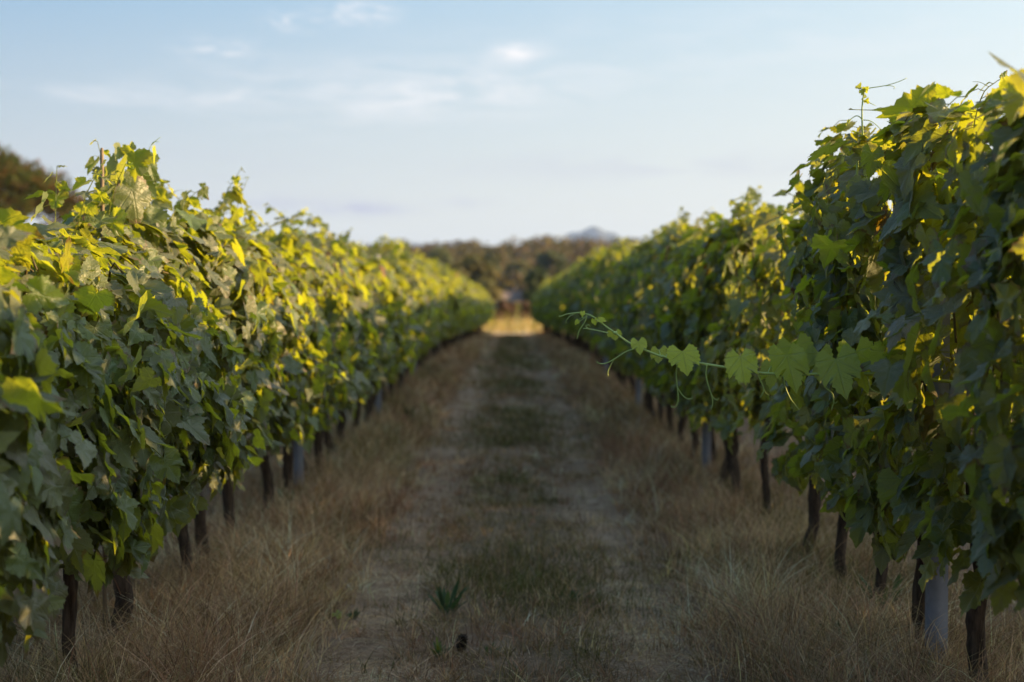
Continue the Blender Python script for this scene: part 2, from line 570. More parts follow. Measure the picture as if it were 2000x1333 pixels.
HALF_DEEP = np.array([(0, 0), (.10, .10), (.20, .24), (.27, .33), (.32, .27), (.40, .27), (.42, .17), (.50, .14), (.47, .04), (.54, -.04), (.49, -.12), (.55, -.22), (.49, -.30),
                      (.53, -.42), (.46, -.47), (.45, -.63), (.35, -.55), (.27, -.56), (.22, -.52), (.27, -.64), (.20, -.70), (.20, -.80), (.11, -.86), (0, -1.04)])


def leaf_template(half, rings):
    full = np.vstack([half, (half[-2:0:-1]) * (-1, 1)])
    full = full[::-1]                       # counter-clockwise seen from +normal
    n = len(full); c = np.array([0, -.28])
    V = [c[None]]; T = []; Qd = []
    for r in rings: V.append(c + (full - c) * r)
    V = np.vstack(V)
    for k in range(n): T.append((0, 1 + k, 1 + (k + 1) % n))
    for ri in range(len(rings) - 1):
        a = 1 + ri * n; b = a + n
        for k in range(n):
            k2 = (k + 1) % n
            Qd.append((a + k, b + k, b + k2, a + k2))
    area = 0.5 * np.sum(full[:, 0] * np.roll(full[:, 1], -1) - np.roll(full[:, 0], -1) * full[:, 1])
    T = np.array(T); Qd = np.array(Qd).reshape(-1, 4)
    if area < 0: T = T[:, ::-1]; Qd = Qd[:, ::-1]
    return V, T, Qd


T_HIGH = leaf_template(HALF, (.55, 1.0))
T_LOW = leaf_template(HALF_LOW, (1.0,))
T_DEEP = leaf_template(HALF_DEEP, (.55, 1.0))


def leaves_geo(P, N, D, S, tint, tmpl, g, curl=1.0):
    """P petiole points, N normals, D tip directions, S sizes, tint (n,3) -> verts, tris, quads, colour, uv"""
    TV, TT, TQ = tmpl
    n, mv = len(P), len(TV)
    N = unit(N); D = unit(D - N * np.sum(D * N, -1, keepdims=True)); Xv = np.cross(-D, N)
    lx, ly = TV[:, 0], TV[:, 1]
    fold = g.uniform(-.2, .6, (n, 1)) * curl; bend = g.uniform(-.2, .65, (n, 1)) * curl; rip = g.uniform(.01, .09, (n, 1)) * curl; ph = g.uniform(0, 6.3, (n, 1))
    lob = g.uniform(.85, 1.12, (n, 1)); skew = g.uniform(-.12, .12, (n, 1))
    th = np.arctan2(lx, -ly - .28)[None]; rr = np.hypot(lx, ly + .28)[None]
    H = fold * np.abs(lx)[None] * .6 - bend * (ly[None]) ** 2 * .6 + rip * np.sin(5 * th + ph) * rr * 2 - .25 * bend * lx[None] ** 2
    LX = lx[None] * lob + skew * ly[None]
    LY = np.broadcast_to(ly[None], LX.shape)
    V = P[:, None] + S[:, None, None] * (LX[..., None] * Xv[:, None] - LY[..., None] * D[:, None] + H[..., None] * N[:, None])
    off = (np.arange(n) * mv)[:, None, None]
    return (V.reshape(-1, 3), (TT[None] + off).reshape(-1, 3), (TQ[None] + off).reshape(-1, 4) if len(TQ) else None,
            np.repeat(tint, mv, 0), np.tile(TV, (n, 1)))


def thick(z, top):
    """half thickness of the hedge at height z"""
    return np.minimum(np.interp(z, [.4, .6, .95, 1.35, 1.6], [.20, .29, .36, .35, .33]), np.interp(top - z, [-.1, .15, .42], [.05, .21, .36]))


def vine_foliage(seed, topf, n=620, spacing=.8, tmpl=T_LOW, zb=.55, widef=None):
    """leaf positions of one vine, local frame: x across the row, y along it, z up"""
    g = np.random.default_rng(seed)
    nc = 62
    cy_ = g.uniform(-.5, .5, nc) * (spacing + .1)
    ct = topf(cy_)
    zb_ = zb + .13 * (hashnoise(cy_, cy_ * 0 + seed, .25, 2) - .35)
    cz = zb_ + (ct - zb_) * g.uniform(0, 1, nc) ** .92
    cs = np.where(g.random(nc) < .5, -1, 1)
    pick = g.integers(0, nc, n)
    y = np.clip(cy_[pick] + g.normal(0, .07, n), -.5 * spacing - .12, .5 * spacing + .12)
    z = cz[pick] + g.normal(0, .15, n)
    top = topf(y)
    z = np.where(z > top, top - g.uniform(0, .16, n), z)
    z = np.where(z < zb - .06, zb + g.uniform(-.04, .25, n), z)
    s = cs[pick].astype(float)
    lump = .72 + .55 * hashnoise(y + s * 3.1, z, .22, seed % 97)
    t = thick(z, top) * lump
    if widef is not None:
        wide, sq = widef(y)
        up = sstep(.8, 1.2, z); t = np.maximum(t, sq * up * .30 * lump) * (1 + (wide - 1) * up)
    u = g.random(n)
    x = s * t * (1 - .45 * g.random(n) ** 2)
    inner = u < .20
    x = np.where(inner, t * g.uniform(-.7, .7, n), x)
    outw = (u > .955)
    x = np.where(outw, x + s * g.uniform(.03, .13, n), x)
    P = np.stack([x, y, z], -1)
    topness = sstep(.35, 0.0, top - z)
    N = np.stack([s * (1 - .55 * topness), np.zeros(n), .25 + .75 * topness + g.uniform(-.2, .4, n)], -1) + g.normal(0, .50, (n, 3))
    flip = g.random(n) < .10
    N[flip] *= -1
    D = np.stack([s * .3, np.zeros(n), -1.0 + .5 * topness], -1) + g.normal(0, .55, (n, 3))
    S = np.clip(g.normal(.083, .024, n), .034, .145)
    youth = np.clip(g.normal(.16, .16, n) + .5 * sstep(.28, .0, top - z) * g.random(n), 0, 1)
    S = S * (1 - .35 * (youth > .55))
    tint = np.stack([g.random(n), g.random(n), youth], -1)
    return P, N, D, S, tint


def top_shoots(seed, topf, k, spacing, tall=1.0):
    """upright shoots above the hedge: leaves and stems"""
    g = np.random.default_rng(seed + 777)
    Ps, Ns, Ds, Ss, Ts, stems, tend = [], [], [], [], [], [], []
    for _ in range(k):
        y0 = g.uniform(-.5, .5) * spacing; t = float(topf(np.array([y0]))[0])
        hgt = g.uniform(.04, .15) * tall; x0 = g.uniform(-.12, .12)
        lean = g.normal(0, .06, 2)
        path = spline([(x0, y0, t - .45), (x0, y0, t - .1), (x0 + lean[0] * .6, y0 + lean[1] * .6, t + hgt * .5), (x0 + lean[0] * 1.6, y0 + lean[1] * 1.6, t + hgt)], 12)
        stems.append((path, np.linspace(.0035, .0012, 12)))
        nl = int(5 + hgt * 18)
        for q in range(nl):
            f = .35 + .65 * (q + .5) / nl
            pt = path[min(11, int(f * 11.99))]
            a = g.uniform(0, 2 * PI); o = np.array([math.cos(a), math.sin(a), 0])
            size = np.interp(f, [.35, .7, .9, 1], [.105, .075, .04, .018]) * g.uniform(.8, 1.2)
            Ps.append(pt + o * size * .5); Ns.append(o * .6 + np.array([0, 0, .7]) + g.normal(0, .3, 3))
            Ds.append(o * .7 + np.array([0, 0, -.5 + .9 * (f > .9)]) + g.normal(0, .25, 3)); Ss.append(size)
            Ts.append((g.random(), g.random() * .9, min(1, np.interp(f, [.35, .8, 1], [.3, .75, .9]) * g.uniform(.8, 1.2))))
            stems.append((np.array([pt, pt + o * size * .25 + (0, 0, size * .1), pt + o * size * .5]), np.array([.0014, .0012, .001])))
        e = path[-1]; a = g.uniform(0, 2 * PI); o = np.array([math.cos(a), math.sin(a), .4])
        stems.append((spline([path[-3], path[-3] + o * .03, path[-3] + o * .055 + (0, 0, -.01)], 7), np.linspace(.0011, .0006, 7)))
    return [np.array(v, float) for v in (Ps, Ns, Ds, Ss, Ts)], stems


def cat_leaves(a, b):
    return [np.concatenate([p, q]) for p, q in zip(a, b)]


def trunk_mb(seed, lean=(0, 0), rad=.03, spacing=.8):
    g = np.random.default_rng(seed + 31)
    mb = MB()
    z = [-.08, .04, .15, .28, .42, .56, .68, .78]
    wob = np.cumsum(g.normal(0, .016, (8, 2)), 0); wob -= wob[0]
    P = [(wob[i, 0] + lean[0] * zz, wob[i, 1] + lean[1] * zz, zz) for i, zz in enumerate(z)]
    path = spline(P, 26)
    f = np.linspace(0, 1, 26)
    r = rad * (1.25 - .35 * f + .25 * np.exp(-((f - g.uniform(.35, .7)) / .06) ** 2) + .3 * np.exp(-((f - 1) / .1) ** 2))
    mb.tube(path, r, 10, .13)
    top = path[-1]
    for s in (-1, 1):       # two short arms along the wire
        arm = spline([top - (0, 0, .05), top + (g.normal(0, .01), s * .07, .02), top + (g.normal(0, .02), s * .22, .01 + g.normal(0, .015)), top + (0, s * spacing * .46, .0)], 12)
        mb.tube(arm, np.linspace(rad * .7, rad * .32, 12), 7, .15)
    return mb


def make_vine(seed, topf, tmpl, nleaf, spacing, cane, lean=(0, 0), rad=.03, shoots=3, zb=.56, extra=None, widef=None, tall=1.0):
    root = empty('grapevine', (0, 0, 0))
    trunk_mb(seed, lean, rad, spacing).build('trunk', MAT_BARK, root)
    body = vine_foliage(seed, topf, nleaf, spacing, tmpl, zb, widef)
    sh, stems = top_shoots(seed, topf, shoots, spacing, tall)
    allv = cat_leaves(body, sh) if shoots else body
    if extra is not None: allv = cat_leaves(allv, extra)
    g = np.random.default_rng(seed + 5)
    if cane:        # two leaf shapes on the near vines
        pick = g.random(len(allv[0])) < .45
        V, T, Q, C, UV = leaves_geo(*[v[~pick] for v in allv], T_HIGH, g)
        V2, T2, Q2, C2, UV2 = leaves_geo(*[v[pick] for v in allv], T_DEEP, g)
        T = np.vstack([T, T2 + len(V)]); Q = np.vstack([Q, Q2 + len(V)]); V = np.vstack([V, V2]); C = np.vstack([C, C2]); UV = np.vstack([UV, UV2])
    else:
        V, T, Q, C, UV = leaves_geo(*allv, tmpl, g)
    mb = MB()
    for pth, r in stems: mb.tube(pth, r, 5 if cane else 4, col=(.5, .3, .75))
    if cane:        # leaf stalks of the outer leaves
        P = body[0]
        for i in range(0, len(P), 3):
            q = P[i]; b = q + np.array([-np.sign(q[0]) * .06, g.normal(0, .02), g.uniform(-.01, .04)])
            mb.tube(np.array([b, (b + q) / 2 + (0, 0, .012), q]), .0013, 4, col=(.5, .3, .75), cap=False)
    SV = np.concatenate(mb.V); n0 = len(V)
    V = np.vstack([V, SV]); C = np.vstack([C, np.concatenate(mb.C)]); UV = np.vstack([UV, np.tile((.27, -.55), (len(SV), 1))])
    ST = (np.concatenate(mb.T) + n0) if mb.T else np.zeros((0, 3), int)
    T = np.vstack([T, ST]); SQ = np.concatenate(mb.Q) + n0
    Q = SQ if Q is None else np.vstack([Q, SQ])
    link('foliage', mesh('foliage', V, T, Q, MAT_LEAF, C, UV), root)
    for _ in range(7 if cane else 0):        # canes rising from the arms through the leaves
        mb = MB()
        y0 = g.uniform(-.45, .45) * spacing; t = float(topf(np.array([y0]))[0]); x1 = g.uniform(-.2, .2)
        mb.tube(spline([(0, y0, .76), (x1 * .5, y0 + g.normal(0, .04), 1.05), (x1, y0 + g.normal(0, .07), 1.35), (x1 * 1.2, y0 + g.normal(0, .1), t - .12)], 10), np.linspace(.0055, .003, 10), 5)
        mb.build('cane', MAT_CANE, root)
    return root


def copy_tree(o, loc, rz):
    c = o.copy(); scene.collection.objects.link(c); c.location = loc; c.rotation_euler = (0, 0, rz)
    for ch in o.children:
        d = ch.copy(); scene.collection.objects.link(d); d.parent = c
    return c


def left_top(y): return np.interp(y, [0, 3.3, 3.55, 4.85, 5.2, 5.6, 6.3, 7, 10, 20, 60], [1.56, 1.56, 1.44, 1.46, 1.56, 1.62, 1.62, 1.58, 1.60, 1.62, 1.62])
def right_top(y): return np.interp(y, [0, 3.2, 4.2, 5.0, 5.35, 5.6, 6.5, 8.0, 9.0, 10.6, 13, 16, 60], [1.74, 1.74, 1.81, 1.86, 1.91, 1.70, 1.66, 1.72, 1.80, 1.86, 1.82, 1.80, 1.80])


LEFT_NEAR = [2.35, 3.1, 3.85, 4.63, 5.2, 6.15, 6.77, 7.53, 8.48]
RIGHT_NEAR = [2.1, 2.9, 3.65, 4.38, 5.03, 5.71, 6.25, 6.94, 8.2, 9.0]
ORD = ['first', 'second', 'third', 'fourth', 'fifth', 'sixth', 'seventh', 'eighth', 'ninth', 'tenth', 'eleventh', 'twelfth', 'thirteenth',
       'fourteenth', 'fifteenth', 'sixteenth', 'seventeenth', 'eighteenth', 'nineteenth', 'twentieth']
LEFT_LOOK = ['large leaves cut by the photo edge', 'large blurred leaves', 'blurred leaves before the pine crown', 'low top with pine showing over',
             'tall leafy shoot against the sky', 'knotty trunk over dry grass', 'slim forked trunk', 'crooked trunk leaning towards the lane', 'slender trunk near a grey post']
RIGHT_LOOK = ['dark leaves filling the photo edge', 'big dark leaf against the sky', 'small shoot tips at the top', 'long green shoot over the lane', 'thin bare shoot high above',
              'straight rough trunk', 'straight trunk in tall straw', 'thin bent trunk', 'trunk under low hanging leaves', 'thin trunk near a grey post']
SHOOT_VINE = None


def near_leaf(P, N, D, S, T): return [np.array(v, float) for v in (P, N, D, S, T)]


# the tall leafy shoot on the left, and the thin bare shoot on the right, are built with their vines below
def local(p, base): return np.asarray(p) - np.asarray(base)


for side, zs, topf, looks, row in ((-1, LEFT_NEAR, left_top, LEFT_LOOK, 'left'), (1, RIGHT_NEAR, right_top, RIGHT_LOOK, 'right')):
    for i, y in enumerate(zs):
        prev = zs[i - 1] if i else y - .75
        nxt = zs[i + 1] if i + 1 < len(zs) else y + .8
        sp = max(.72, (nxt - prev) / 2 + .06)
        base = (side * ROW, y, float(gz(side * ROW, y)))
        seed = 100 + i + (50 if side > 0 else 0)
        extra = None
        if side < 0 and i == 4:
            e = [[], [], [], [], []]
            gg = np.random.default_rng(3)
            for (px, py, s_, youth) in ((232, 330, .115, .3), (262, 312, .10, .45), (288, 318, .075, .5), (222, 372, .12, .25), (258, 380, .12, .6), (300, 300, .055, .5), (240, 420, .12, .3),
                                        (286, 430, .12, .6), (215, 440, .11, .4), (250, 296, .05, .5), (268, 350, .10, .5), (236, 300, .05, .6)):
                p_ = local(at(px, py - 10, 5.28 + gg.uniform(-.08, .08)), base)
                e[0].append(p_); e[1].append(np.array([.5, -.7, .35]) + gg.normal(0, .4, 3)); e[2].append(np.array([gg.normal(0, .5), 0, -1])); e[3].append(s_ * 1.12); e[4].append((gg.random(), gg.random() * .8, youth))
            extra = near_leaf(*e)
        rt = make_vine(seed, lambda v, y=y, topf=topf: topf(v + y), T_HIGH, int((1150 if side < 0 else 1020) * sp * (.47 if side > 0 and 5.4 < y < 8.5 else 1)), sp, True,
                       lean=(rng.normal(0, .05), rng.normal(0, .06)), rad=rng.uniform(.018, .028), shoots=((0 if y < 5.1 else 5) if side < 0 else (1 if i in (4, 5) else 2 if y < 4.6 else 4)), tall=(1.8 if side < 0 and y < 7 else (.6 if y < 4.6 else 1.45)),
                       zb=(.47 if y < 5 else .56) if side < 0 else (.52 if y < 4.5 else .58), extra=extra, widef=(lambda v, y=y: (np.interp(v + y, [4.6, 5.35, 5.6, 8.2, 9.0], [1.12, 1.12, .55, .6, 1.0]), np.interp(v + y, [5.3, 5.5], [1, 0]))) if side > 0 else None)
        rt.location = base
        tag(rt, 'grapevine in the %s row, %s from the front, %s' % (row, ORD[i], looks[i]), 'grapevine', 'grapevines of the %s row' % row)
        if side < 0 and i == 4:
            mb = MB(); b = np.array(base)
            mb.tube(spline([at(236, 470, 5.28) - b, at(248, 400, 5.28) - b, at(272, 340, 5.28) - b, at(285, 305, 5.28) - b, at(298, 280, 5.28) - b], 20), np.linspace(.004, .0012, 20), 6)
            for pts in ([(298, 282), (306, 274), (314, 268)], [(296, 284), (300, 278), (312, 277)], [(270, 338), (290, 344), (310, 342)], [(240, 292), (239, 286), (241, 281)]):
                mb.tube(spline([at(a, c, 5.28) - b for a, c in pts], 8), np.linspace(.0016, .0008, 8), 4)
            tag(mb.build('upright_shoot', MAT_STEM, rt), 'leafy upright shoot with curling tip')
        if side > 0 and i == 4:
            mb = MB(); b = np.array(base); Zs = 4.75
            def tb(pts, r0, r1, n=14): mb.tube(spline([at(a, c, Zs) - b for a, c in pts], n), np.linspace(r0, r1, n), 5)
            tb([(1672, 400), (1674, 340), (1677, 298), (1685, 274), (1684, 240), (1684, 208), (1688, 177)], .0050, .0022, 24)
            tb([(1688, 180), (1697, 173), (1715, 170), (1732, 167), (1755, 160), (1771, 153)], .0018, .0010)
            tb([(1728, 168), (1740, 168), (1748, 171), (1745, 174)], .0013, .0009, 8)
            tb([(1688, 178), (1680, 173), (1671, 172)], .0022, .0012, 6); tb([(1687, 196), (1696, 200), (1710, 207)], .0018, .0010, 8)
            tb([(1684, 234), (1678, 228), (1671, 227), (1662, 233), (1655, 241)], .0020, .0014); tb([(1686, 235), (1698, 236), (1710, 243), (1722, 254), (1732, 254), (1730, 248)], .0018, .0009)
            us = tag(mb.build('upright_shoot', MAT_STEM, rt), 'thin bare upright shoot with tendrils')
            e = [[], [], [], [], []]; gg = np.random.default_rng(8)
            for (px, py, s_, yv) in ((1690, 176, .022, .7), (1686, 190, .02, .8), (1676, 172, .02, .5), (1655, 240, .022, .3), (1692, 200, .018, .7), (1682, 182, .02, .6), (1684, 270, .02, .6)):
                e[0].append(at(px, py, Zs) - b); e[1].append(gg.normal(0, 1, 3)); e[2].append(gg.normal(0, 1, 3)); e[3].append(s_); e[4].append((.4, .4, yv))
            e = near_leaf(*e)
            for q in range(len(e[0])):
                V, T, Q, C, UV = leaves_geo(*[v[q:q + 1] for v in e], T_HIGH, gg)
                link('bud_leaf', mesh('bud_leaf', V, T, Q, MAT_SHOOT_LEAF, C, UV), us)
        if side > 0 and i == 3: SHOOT_VINE = (rt, np.array(base))

# ------------------------------------------------------------------ the long shoot that hangs over the lane
rt, sbase = SHOOT_VINE


def shoot_depth(px): return float(np.interp(px, [1090, 1300, 1500, 1700, 1850], [4.55, 4.42, 4.32, 4.22, 4.15]))
def sp_(px, py, dz=0.0): return at(px, py, shoot_depth(px) + dz) - sbase


STEM = [(1138, 612), (1152, 616), (1166, 624), (1182, 637), (1202, 651), (1227, 669), (1254, 682), (1294, 697), (1330, 704), (1366, 710), (1416, 718),
        (1483, 729), (1560, 732), (1640, 730), (1700, 731), (1750, 736), (1810, 742), (1880, 748)]
mb = MB()
spath = spline([sp_(*q) for q in STEM], 90)
mb.tube(spath, np.interp(np.linspace(0, 1, 90), [0, .15, .5, 1], [.0018, .0028, .0038, .005]) * (1 + .0 * np.arange(90)), 8)
for q in (STEM[4], (1243, 677), (1294, 697), (1323, 702), (1381, 713), (1446, 724), (1536, 732), (1611, 731), (1671, 730)):   # swollen nodes
    c = sp_(*q); mb.tube(np.array([c - (.006, 0, 0), c, c + (.006, 0, 0)]), np.array([.003, .0058, .0035]), 7)
shoot = tag(mb.build('shoot', MAT_STEM, rt), 'long green shoot reaching out over the lane')
gl = np.random.default_rng(21)
#            sinus px      tip px        width youth  node px          dz    face(+1 upper side to the camera)
SHOOT_LEAVES = [((1446, 696), (1459, 764), 78, .85, (1440, 722), -.03, 1), ((1536, 694), (1544, 772), 86, .6, (1536, 731), -.05, 1),
                ((1633, 702), (1655, 784), 88, .55, (1625, 731), -.06, 1), ((1671, 686), (1690, 770), 84, .65, (1668, 730), .0, 1),
                ((1739, 688), (1738, 760), 80, .6, (1735, 735), -.05, 1), ((1786, 684), (1812, 745), 74, .65, (1790, 741), .02, 1),
                ((1552, 676), (1572, 745), 72, .6, (1560, 732), .05, -1), ((1508, 716), (1506, 765), 50, .7, (1500, 729), .05, -1),
                ((1600, 690), (1602, 752), 70, .65, (1600, 731), .06, -1),
                ((1333, 687), (1336, 737), 60, .88, (1323, 703), -.025, 1), ((1287, 684), (1289, 713), 42, .95, (1290, 696), .03, -1), ((1311, 684), (1316, 705), 26, .98, (1300, 698), .035, -1),
                ((1247, 667), (1250, 695), 39, .8, (1245, 678), -.02, 1), ((1199, 650), (1199, 665), 27, .97, (1202, 651), .02, -1), ((1207, 647), (1211, 645), 12, .97, (1203, 651), .02, 1),
                ((1161, 625), (1163, 634), 13, .97, (1166, 624), -.01, 1), ((1170, 624), (1184, 624), 12, .95, (1167, 624), -.01, 1), ((1138, 610), (1138, 619), 10, .97, (1140, 612), -.01, 1),
                ((1129, 627), (1124, 635), 11, .75, (1140, 621), .0, 1)]
for (sx_, sy_), (tx_, ty_), wpx, youth, nd, dz, face in SHOOT_LEAVES:
    a = sp_(sx_, sy_, dz); b = sp_(tx_, ty_, dz - .01)
    Zd = shoot_depth(sx_); size = np.linalg.norm(b - a) / 1.0
    wid = wpx / F_PX * Zd
    nrm = np.array([gl.normal(0, .12), -1.0, .35 + gl.normal(0, .12)]) * face
    V, T, Q, C, UV = leaves_geo(a[None], nrm[None], (b - a)[None], np.array([size]), np.array([[.5, gl.uniform(0, .5), youth]]), T_DEEP, gl, .3)
    ce = a[None]; ax_ = np.array([1.0, 0, 0])      # set the width seen in the photo
    cur = 1.08 * size; k = wid / cur
    dl_ = V - ce; dd = unit(b - a); lat = unit(np.cross(dd, np.array([0, 1.0, 0])))
    V = V + (np.sum(dl_ * lat, -1) * (k - 1))[:, None] * lat
    leaf = link('leaf', mesh('leaf', V, T, Q, MAT_SHOOT_LEAF, C, UV), shoot)
    n0 = sp_(*nd)
    pm = MB(); midp = (n0 + a) / 2 + np.array([0, .004, .004]); pm.tube(spline([n0, midp, a], 8), np.linspace(.0018, .0012, 8) * min(1, wid / .07 + .35), 5)
    # petiole belongs to its leaf: joined into the shoot as another stalk of the same green
    st = pm.build('petiole', MAT_STEM, shoot)
TENDRILS = [([(1135, 611), (1122, 612), (1108, 614), (1093, 619), (1094, 617)], [(1124, 613), (1113, 618), (1106, 627), (1106, 632)]),
            ([(1146, 617), (1143, 628), (1132, 645), (1129, 654), (1127, 662)], [(1146, 618), (1138, 624), (1131, 629)]),
            ([(1188, 651), (1170, 647), (1150, 643), (1139, 642)], [(1150, 643), (1144, 638), (1150, 635), (1151, 638)]),
            ([(1243, 680), (1222, 688), (1198, 703), (1180, 711), (1167, 709), (1167, 706)], [(1200, 701), (1191, 717), (1187, 727), (1188, 735)]),
            ([(1324, 705), (1321, 730), (1323, 757), (1325, 778), (1321, 793), (1313, 796), (1311, 793)], [(1323, 757), (1332, 771), (1342, 779), (1351, 779), (1352, 775)]),
            ([(1381, 713), (1379, 732), (1383, 752), (1390, 773), (1392, 788), (1389, 800)], [(1389, 770), (1394, 778), (1401, 782), (1404, 778)]),
            ([(1480, 730), (1486, 745), (1492, 760), (1488, 772), (1484, 776)], [(1492, 760), (1496, 768), (1502, 773)]),
            ([(1531, 735), (1534, 757), (1543, 778), (1552, 790), (1561, 801)], None),
            ([(1611, 740), (1614, 758), (1626, 770), (1628, 786), (1624, 801)], [(1625, 768), (1630, 787), (1636, 785)]),
            ([(1694, 735), (1700, 758), (1712, 766), (1722, 769)], None)]
for main, br in TENDRILS:
    mb = MB()
    mb.tube(spline([sp_(a, c, -.01) for a, c in main], 26), np.linspace(.0024, .0015, 26), 5)
    if br: mb.tube(spline([sp_(a, c, -.01) for a, c in br], 16), np.linspace(.0019, .0013, 16), 5)
    mb.build('tendril', MAT_STEM, shoot)

# ------------------------------------------------------------------ the rest of the rows
VAR = []
for k in range(9):
    off = k * 1.7
    def tf(v, off=off): return 1.73 + .12 * (hashnoise(np.asarray(v) + off, np.asarray(v) * 0, .3, 1) - .5)
    VAR.append(make_vine(300 + k, tf, T_LOW, 820, .8, False, lean=(rng.normal(0, .05), rng.normal(0, .07)), rad=rng.uniform(.023, .031), shoots=4, tall=1.35))
used = set()
POST_R = [4.74, 10.35, 15.9, 21.5]
POST_L = [9.45, 15.05, 20.65]


def place(k, x, y, label, group):
    loc = (x - .16 * np.sign(x) * float(sstep(28, 58, y)) * (abs(x) < 2), y, float(gz(x, y))); rz = PI if random.random() < .5 else 0.0
    if k not in used:
        used.add(k); o = VAR[k]; o.location = loc; o.rotation_euler = (0, 0, rz)
    else:
        o = copy_tree(VAR[k], loc, rz)
    sc = random.uniform(.95, 1.06) * (.95 if x < 0 else 1.0); o.scale = (1 if y < 25 else 1.22, 1, sc)
    return tag(o, label, 'grapevine', group)


kk = 0
for side, y0, y1, row, n0, posts in ((-1, 9.15, 58.5, 'left', 9, POST_L), (1, 9.75, 57.5, 'right', 10, POST_R)):
    y = y0; i = n0
    while y < y1:
        yy = y + random.uniform(-.07, .07)
        for pz in posts:
            if abs(yy - pz) < .16: yy = pz + .2 * (1 if yy > pz else -1)
        if i < 20:
            lab = 'grapevine in the %s row, %s from the front, trunk under blurred leaves' % (row, ORD[i])
        elif yy < 30:
            lab = 'blurred grapevine in the middle stretch of the %s row, merged with its neighbours' % row
        else:
            lab = 'small blurred grapevine in the far end stretch of the %s row' % row
        place(kk % 9 if kk < 9 else random.randrange(9), side * ROW, yy, lab, 'grapevines of the %s row' % row)
        kk += 1; i += 1; y += .8
for x, row, y1 in ((ROW + 2.9, 'right', 57), (-ROW - 2.9, 'left', 58), (ROW + 5.8, 'right', 57)):  # outermost right row is unseen, added to block sun flecks on the lane
    y = 2.2
    while y < y1:
        far_ = 'second' if abs(x) > 5 else 'next'
        place(random.randrange(9), x, y + random.uniform(-.1, .1), 'grapevine of the %s row behind the %s row of vines' % (far_, row), 'grapevines of the %s row behind the %s row' % (far_, row))
        y += .8

# ------------------------------------------------------------------ posts and stake
m = NT('galvanised_steel'); n1 = m.noise(30, m.coord(), 4)
MAT_POST = m.done(m.bsdf(m.mix(n1, (.15, .155, .195), (.27, .275, .33)), .55, .4, m.bump(n1, .15, .003)))


def make_post():
    mb = MB(); w, d, t, h = .062, .045, .004, 1.72
    prof = [(-w / 2, d / 2), (-w / 2, -d / 2), (w / 2, -d / 2), (w / 2, d / 2), (w / 2 - .012, d / 2), (w / 2 - .012, d / 2 - t), (w / 2 - t, d / 2 - t), (w / 2 - t, -d / 2 + t),
            (-w / 2 + t, -d / 2 + t), (-w / 2 + t, d / 2 - t), (-w / 2 + .012, d / 2 - t), (-w / 2 + .012, d / 2)]
    n = len(prof)
    V = [(a, b, z) for z in (-.3, h) for a, b in prof]
    Q = [(i, (i + 1) % n, n + (i + 1) % n, n + i) for i in range(n)]
    mb.add(V, None, Q)
    for z in (.55, .75, 1.0, 1.25, 1.5):        # wire hooks pressed out of both edges
        for s in (-1, 1): mb.box((s * (w / 2 + .003), -.006, z), (.007, .016, .014))
    return mb.build('vineyard_post', MAT_POST, smooth=False)


p0 = make_post(); first = True
PL = {(1, 0): 'grey steel vineyard post nearest the camera, in the right row among dark leaves', (1, 1): 'grey steel post in the right row, second from the front, in straw grass',
      (1, 2): 'blurred grey steel post in the right row, third from the front', (1, 3): 'small blurred grey steel post in the right row, fourth from the front',
      (-1, 0): 'grey steel post in the left row, nearest one visible on that side', (-1, 1): 'blurred grey steel post in the left row, second on that side', (-1, 2): 'small blurred grey steel post in the left row, third on that side'}
for side, posts in ((1, POST_R), (-1, POST_L)):
    for j, y in enumerate(posts):
        o = p0 if first else p0.copy()
        if not first: scene.collection.objects.link(o)
        first = False
        x = side * (ROW - .03); o.location = (x, y, float(gz(x, y))); o.rotation_euler = (0, R(random.uniform(-.6, .6)), R(random.uniform(-6, 6)))
        tag(o, PL[(side, j)], 'post', 'grey steel posts of the vine rows')
mb = MB(); zt = at(199, 318, 5.0)
mb.tube([(0, 0, -.2), (.004, 0, .8), (.0, 0, zt[2] - .02), (0, 0, zt[2])], [.008, .008, .0065, .005], 7, .1)
stk = mb.build('wooden_stake', plain('stake_wood', (.20, .15, .10), .85, .2, .3, 50))
stk.location = (zt[0], 5.0, float(gz(zt[0], 5.0)))
tag(stk, 'thin weathered wooden stake, its tip standing above the left row leaves', 'stake')

# ------------------------------------------------------------------ grass
C_STRAW = np.array((.56, .375, .225)); C_PALE = np.array((.75, .56, .40)); C_BROWN = np.array((.30, .185, .115)); C_RUST = np.array((.33, .17, .105)); C_GREEN = np.array((.10, .105, .030)); C_OLIVE = np.array((.20, .15, .06))


